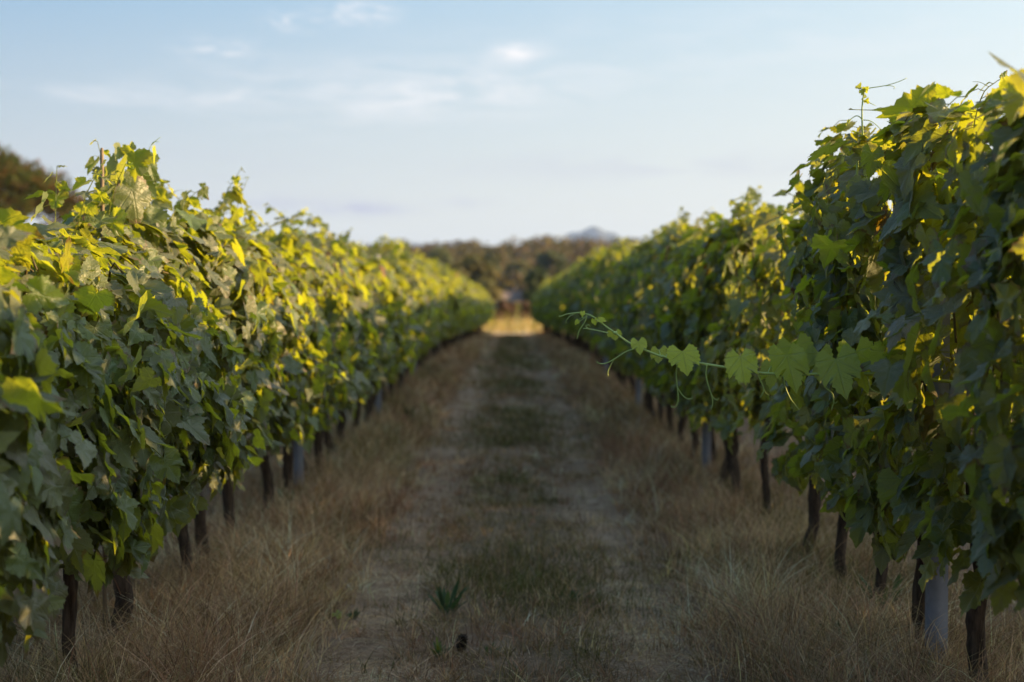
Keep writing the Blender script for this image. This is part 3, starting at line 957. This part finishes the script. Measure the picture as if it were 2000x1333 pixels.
def blades(px, py, h, w, lean, col, g, seg=3, lift=0.0, az_=None):
    """ribbon grass blades; lean: horizontal reach / height"""
    n = len(px); a = g.uniform(0, 2 * PI, n) if az_ is None else az_; yaw = g.uniform(0, 2 * PI, n)
    dx, dy = np.cos(a), np.sin(a); wx, wy = np.cos(yaw), np.sin(yaw)
    h = np.minimum(h, .36) if py.max() < 60 else h; lean = np.where(h > .14, np.minimum(lean, 1.3), lean)
    z0 = gz(px, py) - .01 + lift
    V = np.zeros((n, 2 * seg + 1, 3))
    for k in range(seg + 1):
        f = k / seg; reach = lean * h * f ** 2; zz = h * (f - .25 * np.minimum(lean, 2.5) * f ** 2 * (1 if True else 0))
        zz = np.maximum(zz, .006 + 0 * f)
        wd = w * (1 - f) ** .7 if k < seg else 0 * w
        cx = px + dx * reach; cyy = py + dy * reach; cz = z0 + zz
        if k < seg:
            V[:, 2 * k] = np.stack([cx - wx * wd / 2, cyy - wy * wd / 2, cz], -1)
            V[:, 2 * k + 1] = np.stack([cx + wx * wd / 2, cyy + wy * wd / 2, cz], -1)
        else:
            V[:, 2 * seg] = np.stack([cx, cyy, cz], -1)
    off = (np.arange(n) * (2 * seg + 1))[:, None]
    Q = np.concatenate([np.stack([off[:, 0] + 2 * k, off[:, 0] + 2 * k + 1, off[:, 0] + 2 * k + 3, off[:, 0] + 2 * k + 2], -1) for k in range(seg - 1)])
    T = np.stack([off[:, 0] + 2 * seg - 2, off[:, 0] + 2 * seg - 1, off[:, 0] + 2 * seg], -1)
    return V.reshape(-1, 3), T, Q, np.repeat(col, 2 * seg + 1, 0)


def mixcol(g, n, cols, wts, x=None, y=None):
    k = g.choice(len(cols), n, p=np.array(wts) / sum(wts))
    if x is not None:       # patches of one colour: a share of the blades follows a slow noise
        q = hashnoise(x, y, .55, 41) * .6 + hashnoise(x, y, 1.7, 43) * .5
        k = np.where(g.random(n) < .55, np.clip(((q - .2) / .7 * len(cols)).astype(int), 0, len(cols) - 1), k)
    c = np.array(cols)[k] * g.uniform(.45, 1.45, (n, 1)) * (1 + g.normal(0, .05, (n, 3)))
    return np.clip(c, .01, .8)


def ysample(g, n, a, b, power=1.3):
    """more blades close to the camera"""
    u = g.random(n)
    k = 1 - power
    return (a ** k + u * (b ** k - a ** k)) ** (1 / k)


def tufts(cx, cyy, nb, spread, h, w, lean, cols, wts, g, seg=3):
    """clumps of blades that lean outwards from a common root, each clump with its own colour and height"""
    m_ = len(cx); cnt = np.maximum(3, g.poisson(nb, m_)); idx = np.repeat(np.arange(m_), cnt); n = len(idx)
    a = g.uniform(0, 2 * PI, n); r = np.abs(g.normal(0, spread, n)) * np.sqrt(wscale(cyy[idx]))
    x = cx[idx] + np.cos(a) * r; y = cyy[idx] + np.sin(a) * r
    tcol = mixcol(g, m_, cols, wts, cx, cyy)[idx] * g.uniform(.7, 1.3, (n, 1))
    swing = g.uniform(0, 2 * PI, m_)[idx]; az_ = np.where(g.random(n) < .7, a + g.normal(0, .5, n), swing)
    th = (g.uniform(.55, 1.35, m_))[idx]
    return blades(x, y, h(n, x, y) * th, w * wscale(y) * g.uniform(.7, 1.4, n), lean(n), np.clip(tcol, .01, .8), g, seg, 0.0, az_)


def grass_obj(name, parts, label, mat=MAT_GRASS):
    mbg = MB()
    for V, T, Q, C in parts: mbg.add(V, T, Q, C)
    o = mbg.build(name, mat, smooth=False)
    return tag(o, label, 'grass', kind='stuff')


def wscale(y): return np.maximum(1, y / 7.0) ** .9


g = np.random.default_rng(77)
parts = []
# short dry turf over the whole lane, thin in the wheel tracks
n = 17000
y = ysample(g, n, 4.0, 59, 1.6); x = g.uniform(-2.1, 2.1, n)
trkm = np.minimum(np.abs(x - TRACK_L), np.abs(x - TRACK_R)) + .34 * (hashnoise(x, y, .5, 8) - .5)
keep = ((trkm > .15) | (g.random(n) < .38)) & (hashnoise(x, y, .3, 61) + .3 * g.random(n) > .38)
x, y = x[keep], y[keep]
parts.append(tufts(x, y, 8, .035, lambda n, x, y: (g.gamma(4, .012, n) + .018) * np.where(np.abs(x) > .8, 1.7, 1.0), .0036, lambda n: g.gamma(2, .55, n),
                   [C_STRAW, C_BROWN, C_OLIVE, C_BROWN, C_RUST, C_PALE], [3, 3, 1.8, 1.5, 1.2, .7], g))
# tall straw along and under both rows
n = 7600
y = ysample(g, n, 3.6, 59, 1.55); s = np.where(g.random(n) < .5, -1, 1); x = s * g.normal(1.22, .27, n)
keep = (g.random(n) < np.clip((hashnoise(x, y, .55, 12) + .35 * hashnoise(x, y, .2, 4) - .3) * 1.9, .05, 1)) & (np.abs(x) > .66)
x, y = x[keep], y[keep]
parts.append(tufts(x, y, 13, .04, lambda n, x, y: g.gamma(5, .042, n) * np.interp(np.abs(x), [.66, 1.0, 1.3, 1.8], [.45, .85, .62, .5]) + .03, .0038, lambda n: g.gamma(2.2, .5, n),
                   [C_PALE, C_STRAW, C_BROWN, C_RUST, C_STRAW, C_OLIVE], [2, 4, 1.6, 1.2, 1, .8], g, 4))
# a thin matted under-layer so that the clumps do not stand on bare soil everywhere
n = 42000
y = ysample(g, n, 3.8, 59, 1.55); x = g.normal(0, 1.15, n); x = np.where(np.abs(x) < .75, np.sign(x) * (.75 + .9 * g.random(n)), x)
parts.append(blades(x, y, g.uniform(.02, .09, n), .0034 * wscale(y), g.uniform(1.2, 3.2, n), mixcol(g, n, [C_BROWN, C_STRAW, C_RUST, C_PALE], [3, 2.4, 1.4, 1], x, y), g))
n = 5200
y = ysample(g, n, 4.0, 14, 1.6); s = np.where(g.random(n) < .6, -1, 1); x = s * g.normal(1.15, .25, n)
parts.append(blades(x, y, g.uniform(.12, .27, n), .0021 * wscale(y), g.uniform(.6, 1.3, n), mixcol(g, n, [C_PALE, C_STRAW], [2, 2]), g, 6))
grass_obj('dry_grass', parts, 'dry straw coloured grass covering the lane between the vine rows')
# green blades: patches in the middle of the lane and at the vine feet
n = 95000
y = ysample(g, n, 4.0, 58, 1.5); x = np.where(g.random(n) < .6, g.normal(.02, .30, n), np.where(g.random(n) < .5, -1, 1) * g.normal(1.25, .25, n))
dens = .55 * hashnoise(x, y * .6, .8, 22) + .3 * hashnoise(x, y, .27, 23) + .25 * hashnoise(x + 7, y, 2.3, 29)
keep = g.random(n) < sstep(np.where(np.abs(x) < .5, .40, .46), .66, dens) * np.where(np.abs(x) < .5, .75, 1)
x, y = x[keep], y[keep]; n = len(x)
h = g.gamma(4, .014, n) + .02 + .10 * (np.abs(x) > .8) * g.random(n)
grass_obj('green_grass', [blades(x, y, h, .0034 * wscale(y) * g.uniform(.7, 1.5, n), g.gamma(2, .4, n), mixcol(g, n, [C_GREEN, C_OLIVE], [3, 1.2]), g)],
          'patches of short green grass along the middle of the lane')
# flattened straw in the wheel tracks
n = 70000
y = ysample(g, n, 4.2, 58, 1.6); x = np.where(g.random(n) < .5, TRACK_L, TRACK_R) + g.normal(0, .15, n)
keep = hashnoise(x, y, .7, 51) + .4 * (hashnoise(x, y, .2, 52) - .5) > .41
x, y = x[keep], y[keep]; n = len(x)
h = g.uniform(.015, .05, n)
grass_obj('straw_litter', [blades(x, y, h, .0036 * wscale(y), g.uniform(2.4, 4.2, n), mixcol(g, n, [C_PALE, C_STRAW, C_BROWN, C_BROWN], [2.6, 2.4, 1, 1], x, y), g)],
          'pale flattened straw lying in the two wheel tracks')
# ground cover between the next rows, seen under the leaves
n = 26000
y = ysample(g, n, 4, 58, 1.3); x = np.where(g.random(n) < .5, -1, 1) * g.uniform(1.7, 5.0, n)
grass_obj('dry_grass', [blades(x, y, g.gamma(5, .03, n) + .03, .004 * wscale(y), g.gamma(2, .4, n), mixcol(g, n, [C_STRAW, C_PALE, C_RUST, C_BROWN], [3, 1, 1.5, 1]), g)],
          'dry grass seen between the trunks beyond the vine rows')
# sunlit field beyond the ends of the rows
n = 30000
y = 62.6 + 56 * g.random(n) ** 1.3; x = g.uniform(-16, 16, n) * np.interp(y, [55, 118], [.5, 1])
C_GOLD = np.array((.42, .29, .10)); C_YG = np.array((.30, .27, .06))
h = g.gamma(6, .085, n) * (.35 + 1.1 * hashnoise(x, y, 2.2, 3)) * (.25 + .75 * sstep(64, 70, y))
grass_obj('field_grass', [blades(x, y, h + .1, .03 * g.uniform(.7, 1.5, n), g.gamma(2, .3, n), mixcol(g, n, [C_GOLD, C_YG, C_PALE], [3, 1.3, 1]), g)],
          'tall golden grass in the sunlit field beyond the rows')

# ------------------------------------------------------------------ single weeds and small things on the lane


def strap_leaf(mb, base, az_, tilt, length, width, col, curl=.3, seg=5):
    """one tongue-shaped leaf with a folded midrib"""
    o = np.array([math.cos(az_), math.sin(az_), 0]); sd = np.array([-math.sin(az_), math.cos(az_), 0])
    V = []; pt = np.array(base, float); tl = tilt
    for k in range(seg + 1):
        f = k / seg
        wd = width * (math.sin(PI * min(1, .12 + f * .88)) ** .7) * (.5 + .5 * min(1, f * 2.2)) if k < seg else 0.0005
        V += [pt - sd * wd / 2 + (0, 0, wd * .18), pt, pt + sd * wd / 2 + (0, 0, wd * .18)]
        pt = pt + (o * math.sin(tl) + np.array([0, 0, math.cos(tl)])) * length / seg
        tl += curl / seg
    Q = []
    for k in range(seg):
        for j in range(2):
            a = k * 3 + j; Q.append((a, a + 1, a + 4, a + 3))
    mb.add(V, None, Q, col)


def weed(px, py, hgt, nleaf, width, cols, label, spread=.85, name='weed'):
    y = CAM_Z * F_PX / (py - HORIZON); x = (px - 1000) / F_PX * y; z = float(gz(x, y))
    mb = MB(); gg = np.random.default_rng(int(px))
    for k in range(nleaf):
        c = np.array(cols[k % len(cols)]) * gg.uniform(.75, 1.25)
        a = gg.uniform(0, 2 * PI); r0 = gg.uniform(0, .25) * hgt
        strap_leaf(mb, (math.cos(a) * r0, math.sin(a) * r0, -.01 + gg.uniform(0, .25) * hgt), a, gg.uniform(.05, spread), hgt * gg.uniform(.45, .85), width * gg.uniform(.7, 1.2), c, gg.uniform(0, .6))
    return tag(mb.build(name, MAT_WEED, None, (x, y, z)), label, 'weed', 'green weeds growing in the lane')


DG = [(.06, .10, .04), (.08, .12, .045), (.05, .085, .035)]
YG = [(.16, .17, .03), (.10, .13, .03)]
weed(872, 1205, .165, 26, .020, DG, 'dark green tongue-leaved weed beside the left wheel track')
weed(858, 1285, .09, 14, .014, YG + DG, 'yellowish green weed beside a dark pine cone')
weed(1118, 1180, .10, 16, .013, DG, 'low dark weed at the right edge of the middle strip')
weed(955, 1285, .07, 10, .010, DG, 'small weed clump right of the dark pine cone')
weed(1040, 1150, .06, 10, .010, DG, 'small green sprig on the middle strip of the lane')
weed(690, 1205, .06, 16, .016, DG, 'dark flat weed left of the left wheel track')
weed(560, 1010, .16, 18, .02, DG, 'dark green weed growing under the left row in long grass')
weed(1720, 1230, .20, 22, .02, [(.09, .13, .04), (.06, .10, .03)], 'grass-green weed tuft near the trunks of the right row')
weed(1640, 1290, .14, 18, .02, [(.05, .09, .03)], 'dark weed tuft in the long straw grass on the right side')
weed(800, 850, .22, 26, .04, [(.06, .085, .035)], 'blurred dark weed on the left verge far down the lane')

# pine cone lying in the grass
y = CAM_Z * F_PX / (1280 - HORIZON); x = (897 - 1000) / F_PX * y
mb = MB(); gg = np.random.default_rng(4)
mb.tube(spline([(0, 0, 0), (.004, 0, .03), (.0, 0, .062)], 8), [.010, .016, .018, .018, .016, .013, .009, .004], 8, 0, (.03, .02, .014))
for k in range(60):
    f = k / 60; a = k * 2.4; zc = .004 + .056 * f; r = .017 * math.sin(PI * (.15 + .8 * f)) + .004
    strap_leaf(mb, (math.cos(a) * r * .6, math.sin(a) * r * .6, zc), a, 1.0, .016, .013, np.array((.045, .028, .02)) * gg.uniform(.6, 1.4), -.5, 3)
pc = mb.build('pine_cone', tinted('cone_scale', .0, .8), None, (x, y, float(gz(x, y)) + .012))
pc.rotation_euler = (R(8), R(14), 0)
tag(pc, 'dark brown pine cone standing in the dry grass of the lane', 'pine cone')
# fallen yellow-green vine leaf
y = CAM_Z * F_PX / (1224 - HORIZON); x = (655 - 1000) / F_PX * y
V, T, Q, C, UV = leaves_geo(np.zeros((1, 3)), np.array([[.1, -.5, 1.0]]), np.array([[.5, -.6, -.2]]), np.array([.045]), np.array([[1.0, .5, .9]]), T_HIGH, np.random.default_rng(2))
fl = link('fallen_leaf', mesh('fallen_leaf', V, T, Q, MAT_LEAF, C, UV), None, (x, y, float(gz(x, y)) + .06))
tag(fl, 'small yellow-green fallen leaf in dry grass left of the wheel track', 'leaf')

# ------------------------------------------------------------------ beyond the rows


def crown_geo(blobs, n, size, cols, g, flat=.55, light=None):
    """leaf-clump faces spread through a set of ellipsoids: list of (centre, radii, weight)"""
    w = np.array([b[2] for b in blobs], float); k = g.choice(len(blobs), n, p=w / w.sum())
    c = np.array([b[0] for b in blobs])[k]; r = np.array([b[1] for b in blobs])[k]
    d = unit(g.normal(0, 1, (n, 3))); rad = g.random(n) ** .33 * (1 + .22 * g.normal(0, 1, n) * .6)
    rad = np.maximum(rad, .35)
    P = c + d * r * rad[:, None]
    nrm = unit(d + g.normal(0, .7, (n, 3)))
    u = unit(np.cross(nrm, g.normal(0, 1, (n, 3)))); v = np.cross(nrm, u)
    s = size * g.uniform(.5, 1.35, n)[:, None]
    # a five-cornered ragged clump
    A = [P - u * s + v * s * .1, P - u * s * .3 - v * s * .7, P + u * s * .8 - v * s * .35, P + u * s * .7 + v * s * .6, P - u * s * .25 + v * s * .8]
    V = np.stack(A, 1).reshape(-1, 3)
    o = (np.arange(n) * 5)[:, None]
    T = np.concatenate([o + [0, 1, 2], o + [0, 2, 3], o + [0, 3, 4]])
    kc = g.integers(0, len(cols), len(blobs))
    col = np.array(cols)[np.where(g.random(n) < .6, kc[k], g.integers(0, len(cols), n))] * g.uniform(.65, 1.3, (n, 1))
    return V, T, np.repeat(col, 5, 0)


def tree(name, x, y, height, radius, cols, label, cat='tree', seed=1, n=2600, size=.22, low=.18, nblob=16, group=None, sq=.42):
    g = np.random.default_rng(seed); z0 = float(gz(x, y))
    root = empty(name, (x, y, z0))
    mb = MB(); blobs = []
    th = height * (low + .12)
    mb.tube(spline([(0, 0, -.3), (g.normal(0, .05), 0, th * .5), (g.normal(0, .1), g.normal(0, .1), th), (0, 0, height * .72)], 16), np.linspace(radius * .085, radius * .025, 16), 8, .08)
    for k in range(nblob):
        a = g.uniform(0, 2 * PI); f = g.uniform(0, 1); zz = height * (low + .12 + (1 - low - .22) * f)
        rr = radius * math.sqrt(max(.05, 1 - ((f - .35) / .72) ** 2)) * g.uniform(.3, .72)
        c = np.array([math.cos(a) * rr, math.sin(a) * rr, zz]); br = radius * g.uniform(.28, .5)
        blobs.append((c, np.array([br, br, br * sq * 2]), br ** 2))
        if k % 2 == 0: mb.tube(spline([(0, 0, th * .8), c * (.45, .45, .8), c], 8), np.linspace(radius * .035, radius * .01, 8), 5)
    mb.build('trunk', MAT_TREE_BARK, root)
    V, T, C = crown_geo(blobs, n, size, cols, g)
    link('crown', mesh('crown', V, T, None, MAT_TREELEAF, C, smooth=False), root)
    return tag(root, label, cat, group)


def gx(px, y): return (px - 1000) / F_PX * y


OLIVE = [(.10, .095, .03), (.14, .12, .035), (.075, .08, .028), (.12, .085, .035)]
DARKG = [(.045, .06, .022), (.06, .075, .025), (.085, .095, .03)]
RUSTY = [(.10, .055, .035), (.085, .05, .03), (.11, .065, .04)]
GRP = 'trees beyond the end of the lane'
tree('olive_tree', gx(935, 150), 150, 7.2, 2.6, OLIVE, 'brownish olive tree beyond the left row end, taller than its dark neighbour', seed=3, n=3200, low=.06, group=GRP)
tree('broadleaf_tree', gx(1046, 140), 140, 5.6, 2.1, DARKG, 'round dark green tree beyond the lane, right of the small pale house', seed=5, n=3000, low=.04, group=GRP)
tree('broadleaf_tree', gx(1108, 165), 165, 6.5, 2.6, OLIVE + DARKG, 'olive green tree half hidden by the far end of the right row', seed=7, n=2600, low=.05, group=GRP)
tree('olive_tree', gx(880, 175), 175, 7.6, 3.0, OLIVE, 'brown-green tree half hidden by the far end of the left row', seed=9, n=2600, low=.05, group=GRP)
for j, (px, y, h, r, c, d) in enumerate(((800, 240, 9.5, 4.4, OLIVE, 'leftmost, above the left row'), (850, 262, 10.5, 4.8, DARKG, 'dark, above the left row'), (905, 235, 9.0, 4.0, OLIVE, 'behind the left olive tree'), (965, 285, 10.5, 5.0, DARKG + OLIVE, 'above the farmhouse roof'),
                                      (1010, 250, 9.0, 3.8, OLIVE, 'behind the round dark tree'), (1075, 270, 10.0, 4.6, DARKG, 'dark, right of the round tree'), (1130, 240, 9.0, 4.2, OLIVE, 'just below the mountain'), (1185, 265, 9.5, 4.5, DARKG + OLIVE, 'rightmost, above the right row'))):
    tree('ridge_tree', gx(px, y), y, h, r, [tuple(v * 1.1 for v in q) for q in c], 'rounded tree at the foot of the wooded ridge, ' + d, seed=60 + j, n=2600, size=.36, low=.05, nblob=14, group='trees at the foot of the ridge')
for (px, y, h, r, s) in ((985, 128, 2.0, 1.0, 11), (1003, 131, 1.7, .9, 13)):
    tree('dark_bush', gx(px, y), y, h, r, DARKG, 'low dark bush in front of the pale house, %s' % ('left one of two' if s == 11 else 'right one of two'), 'bush', s, 800, .14, 0, 8, 'dark bushes before the house')
for j, (px, y, h, r) in enumerate(((958, 96, 1.7, .8), (979, 94, 1.7, .8), (1002, 97, 1.8, .75), (1028, 95, 1.7, .8), (1048, 97, 1.6, .8))):
    tree('red_shrub', gx(px, y), y, h, r, RUSTY, '%s of the five reddish shrubs at the back of the sunlit field' % ('leftmost', 'second from left', 'middle one', 'fourth from left', 'rightmost')[j], 'shrub', 30 + j, 700, .10, 0, 8, 'reddish shrubs across the field')
# yellow-green tall weeds standing in the sunlit field
for j, (px, y, h) in enumerate(((966, 67, .9), (990, 73, 1.0), (1011, 77, 1.6), (1043, 67, 1.0))):
    x = gx(px, y); z = float(gz(x, y)); gg = np.random.default_rng(90 + j); mb = MB()
    mb.tube([(0, 0, -.05), (gg.normal(0, .02), 0, h * .5), (gg.normal(0, .04), 0, h)], [.02, .016, .008], 6, 0, (.16, .17, .05))
    for k in range(60):
        f = gg.random(); a = gg.uniform(0, 2 * PI)
        strap_leaf(mb, (0, 0, h * (.05 + .93 * f)), a, gg.uniform(.5, 1.2), .30 * (1.05 - .75 * f), .07 * (1.1 - .6 * f), np.array((.30, .28, .04)) * gg.uniform(.7, 1.2), .8, 4)
    tag(mb.build('tall_weed', MAT_WEED, None, (x, y, z)), ('yellow-green tall weed beside the end of the left row', 'yellow-green tall weed left of the middle of the field', 'tallest yellow-green weed in the middle of the sunlit field',
         'yellow-green tall weed beside the end of the right row')[j], 'weed', 'tall weeds in the sunlit field')

# small farmhouse between the trees
HY = 190; hx = gx(986, HY); hz = float(gz(hx, HY)) - .3
house = empty('farmhouse', (hx, HY, hz))
wl, wd, wh, rh = 3.9, 4.2, 2.7, 1.3
m = NT('house_plaster'); n1 = m.noise(2.5, m.coord(), 5)
MAT_PLASTER = m.done(m.bsdf(m.mix(n1, (.10, .078, .068), (.14, .11, .095)), .9, .1))
m = NT('roof_tile'); wv = m.n('ShaderNodeTexWave'); wv.inputs['Scale'].default_value = 2.2; wv.inputs['Distortion'].default_value = 1.0; m.l(m.coord(), wv.inputs['Vector'])
MAT_TILE = m.done(m.bsdf(m.mix(wv.outputs[1], (.14, .105, .095), (.18, .14, .125)), .85, .1, m.bump(wv.outputs[1], .6, .05)))
mb = MB(); a, b = wl / 2, wd / 2
V = [(-a, -b, 0), (a, -b, 0), (a, b, 0), (-a, b, 0), (-a, -b, wh), (a, -b, wh), (a, b, wh), (-a, b, wh), (-a, 0, wh + rh), (a, 0, wh + rh)]
mb.add(V, [(4, 7, 8), (5, 9, 6)], [(0, 1, 5, 4), (1, 2, 6, 5), (2, 3, 7, 6), (3, 0, 4, 7)])
mb.build('wall', MAT_PLASTER, house, smooth=False)
mb = MB(); e = .35; t = .14
for s in (-1, 1):
    y1 = s * (b + e); z1 = wh - e * rh / b
    V = [(-a - e, 0, wh + rh + .02), (a + e, 0, wh + rh + .02), (a + e, y1, z1 + .02), (-a - e, y1, z1 + .02)]
    V += [(p_[0], p_[1], p_[2] + t) for p_ in V]
    mb.add(V, None, [(0, 1, 2, 3)[::s], (4, 7, 6, 5)[::s], (0, 4, 5, 1), (1, 5, 6, 2), (2, 6, 7, 3), (3, 7, 4, 0)])
roof = mb.build('roof', MAT_TILE, house, smooth=False)
mb = MB(); mb.box((1.2, .5, wh + rh + .25), (.5, .5, .9)); mb.box((1.2, .5, wh + rh + .74), (.66, .66, .08)); mb.build('chimney', MAT_PLASTER, roof, smooth=False)
MAT_SHUT = plain('shutter_paint', (.10, .075, .05), .6, .3, .15, 12)
for x_ in (-1.4, 1.4):
    mb = MB(); mb.box((x_, -b - .03, 1.75), (.9, .08, 1.2)); w_ = mb.build('window', MAT_SHUT, house, smooth=False)
    mb = MB(); mb.box((x_, -b - .07, 1.1), (1.1, .16, .08)); mb.build('sill', MAT_PLASTER, w_, smooth=False)
mb = MB(); mb.box((0, -b - .03, 1.1), (1.0, .08, 2.1)); mb.build('door', MAT_SHUT, house, smooth=False)
tag(house, 'small pale farmhouse with a greyish pink roof between the trees past the lane', 'house')

# wooded ridge: a far wood that reads as one mass
g = np.random.default_rng(1234)
blobs = []
for _ in range(1300):
    y = g.uniform(235, 520); x = g.uniform(-.36, .36) * y
    hh = g.uniform(3.6, 7.2) * (1 + .25 * (hashnoise(x, y, 18, 2) - .5)); rr = g.uniform(2.2, 4.8)
    if abs(x) > .28 * y and g.random() < .4: continue
    z0 = float(gz(x, y)); blobs.append((np.array([x, y, z0 + hh * .55]), np.array([rr, rr, hh * .5]), 1.0))
WOODC = [(.10, .078, .028), (.08, .072, .026), (.13, .082, .040), (.09, .06, .036), (.125, .10, .028)]
V, T, C = crown_geo(blobs, 150000, .5, WOODC, g)
tag(link('woodland', mesh('woodland', V, T, None, MAT_TREELEAF, C, smooth=False)), 'brown-green wood covering the low ridge behind the vineyard', 'woodland', kind='stuff')

# umbrella pine behind the left row
PY = 62.0; pxx = gx(-45, PY); pz = float(gz(pxx, PY))
pine = empty('umbrella_pine', (pxx, PY, pz)); g = np.random.default_rng(66)
mb = MB()
mb.tube(spline([(0, 0, -.4), (.15, 0, 1.6), (-.1, 0, 3.2), (0, 0, 4.6)], 20), np.linspace(.30, .20, 20), 10, .10)
tips = []
for k in range(60):
    a = k * 2.39996; f = math.sqrt((k + .5) / 60); rr = 4.9 * f * g.uniform(.9, 1.05)
    zt = 7.95 - 2.2 * f ** 2.0 + g.normal(0, .15)
    zl = zt - g.uniform(.1, 1.0)
    tip = np.array([math.cos(a) * rr, math.sin(a) * rr, zl]); tips.append((tip, f))
    if k % 2 == 0: mb.tube(spline([(0, 0, 3.6 + .6 * g.random()), tip * (.4, .4, .75), tip * (.8, .8, .92), tip], 10), np.linspace(.11, .03, 10), 6, .1)
mb.build('trunk', MAT_TREE_BARK, pine)
PV, PT, PC = MB(), None, None
base_pts = []
for tip, f in tips:
    for _ in range(95):
        d = g.normal(0, 1, 3); d /= np.linalg.norm(d)
        base_pts.append((tip + d * np.array([.85, .85, .62]) * g.random() ** .4, d))
NP = len(base_pts); per = 14
B = np.repeat(np.array([b_[0] for b_ in base_pts]), per, 0); Dd = np.repeat(np.array([b_[1] for b_ in base_pts]), per, 0)
dirs = unit(Dd * .7 + np.array([0, 0, .75]) + g.normal(0, .45, (NP * per, 3)))
sdv = unit(np.cross(dirs, g.normal(0, 1, (NP * per, 3))))
ln = g.uniform(.16, .34, (NP * per, 1)); wdn = .026
V = np.stack([B - sdv * wdn, B + sdv * wdn, B + dirs * ln], 1).reshape(-1, 3)
T = np.arange(NP * per * 3).reshape(-1, 3)
pcol = np.array([(.065, .085, .014), (.11, .080, .02), (.14, .075, .022), (.06, .078, .014)])[np.repeat(g.integers(0, 4, NP), per)] * g.uniform(.7, 1.3, (NP * per, 1))
link('crown', mesh('crown', V, T, None, MAT_NEEDLE, np.repeat(pcol, 3, 0), smooth=False), pine)
tag(pine, 'broad umbrella pine with brown-green needles behind the left row', 'pine tree')

# ------------------------------------------------------------------ air
HAZE = 1.1e-4
if HAZE:
    mb = MB(); mb.box((0, 4000, 198), (9000, 8600, 404))
    hz_ = NT('haze_air'); pv = hz_.n('ShaderNodeVolumePrincipled')
    pv.inputs['Color'].default_value = (.42, .57, .95, 1); pv.inputs['Density'].default_value = HAZE
    hz_.l(pv.outputs[0], hz_.out.inputs[1])
    tag(mb.build('haze', hz_.m, smooth=False), 'thin evening air that fades the far mountain to blue', 'haze', kind='stuff')
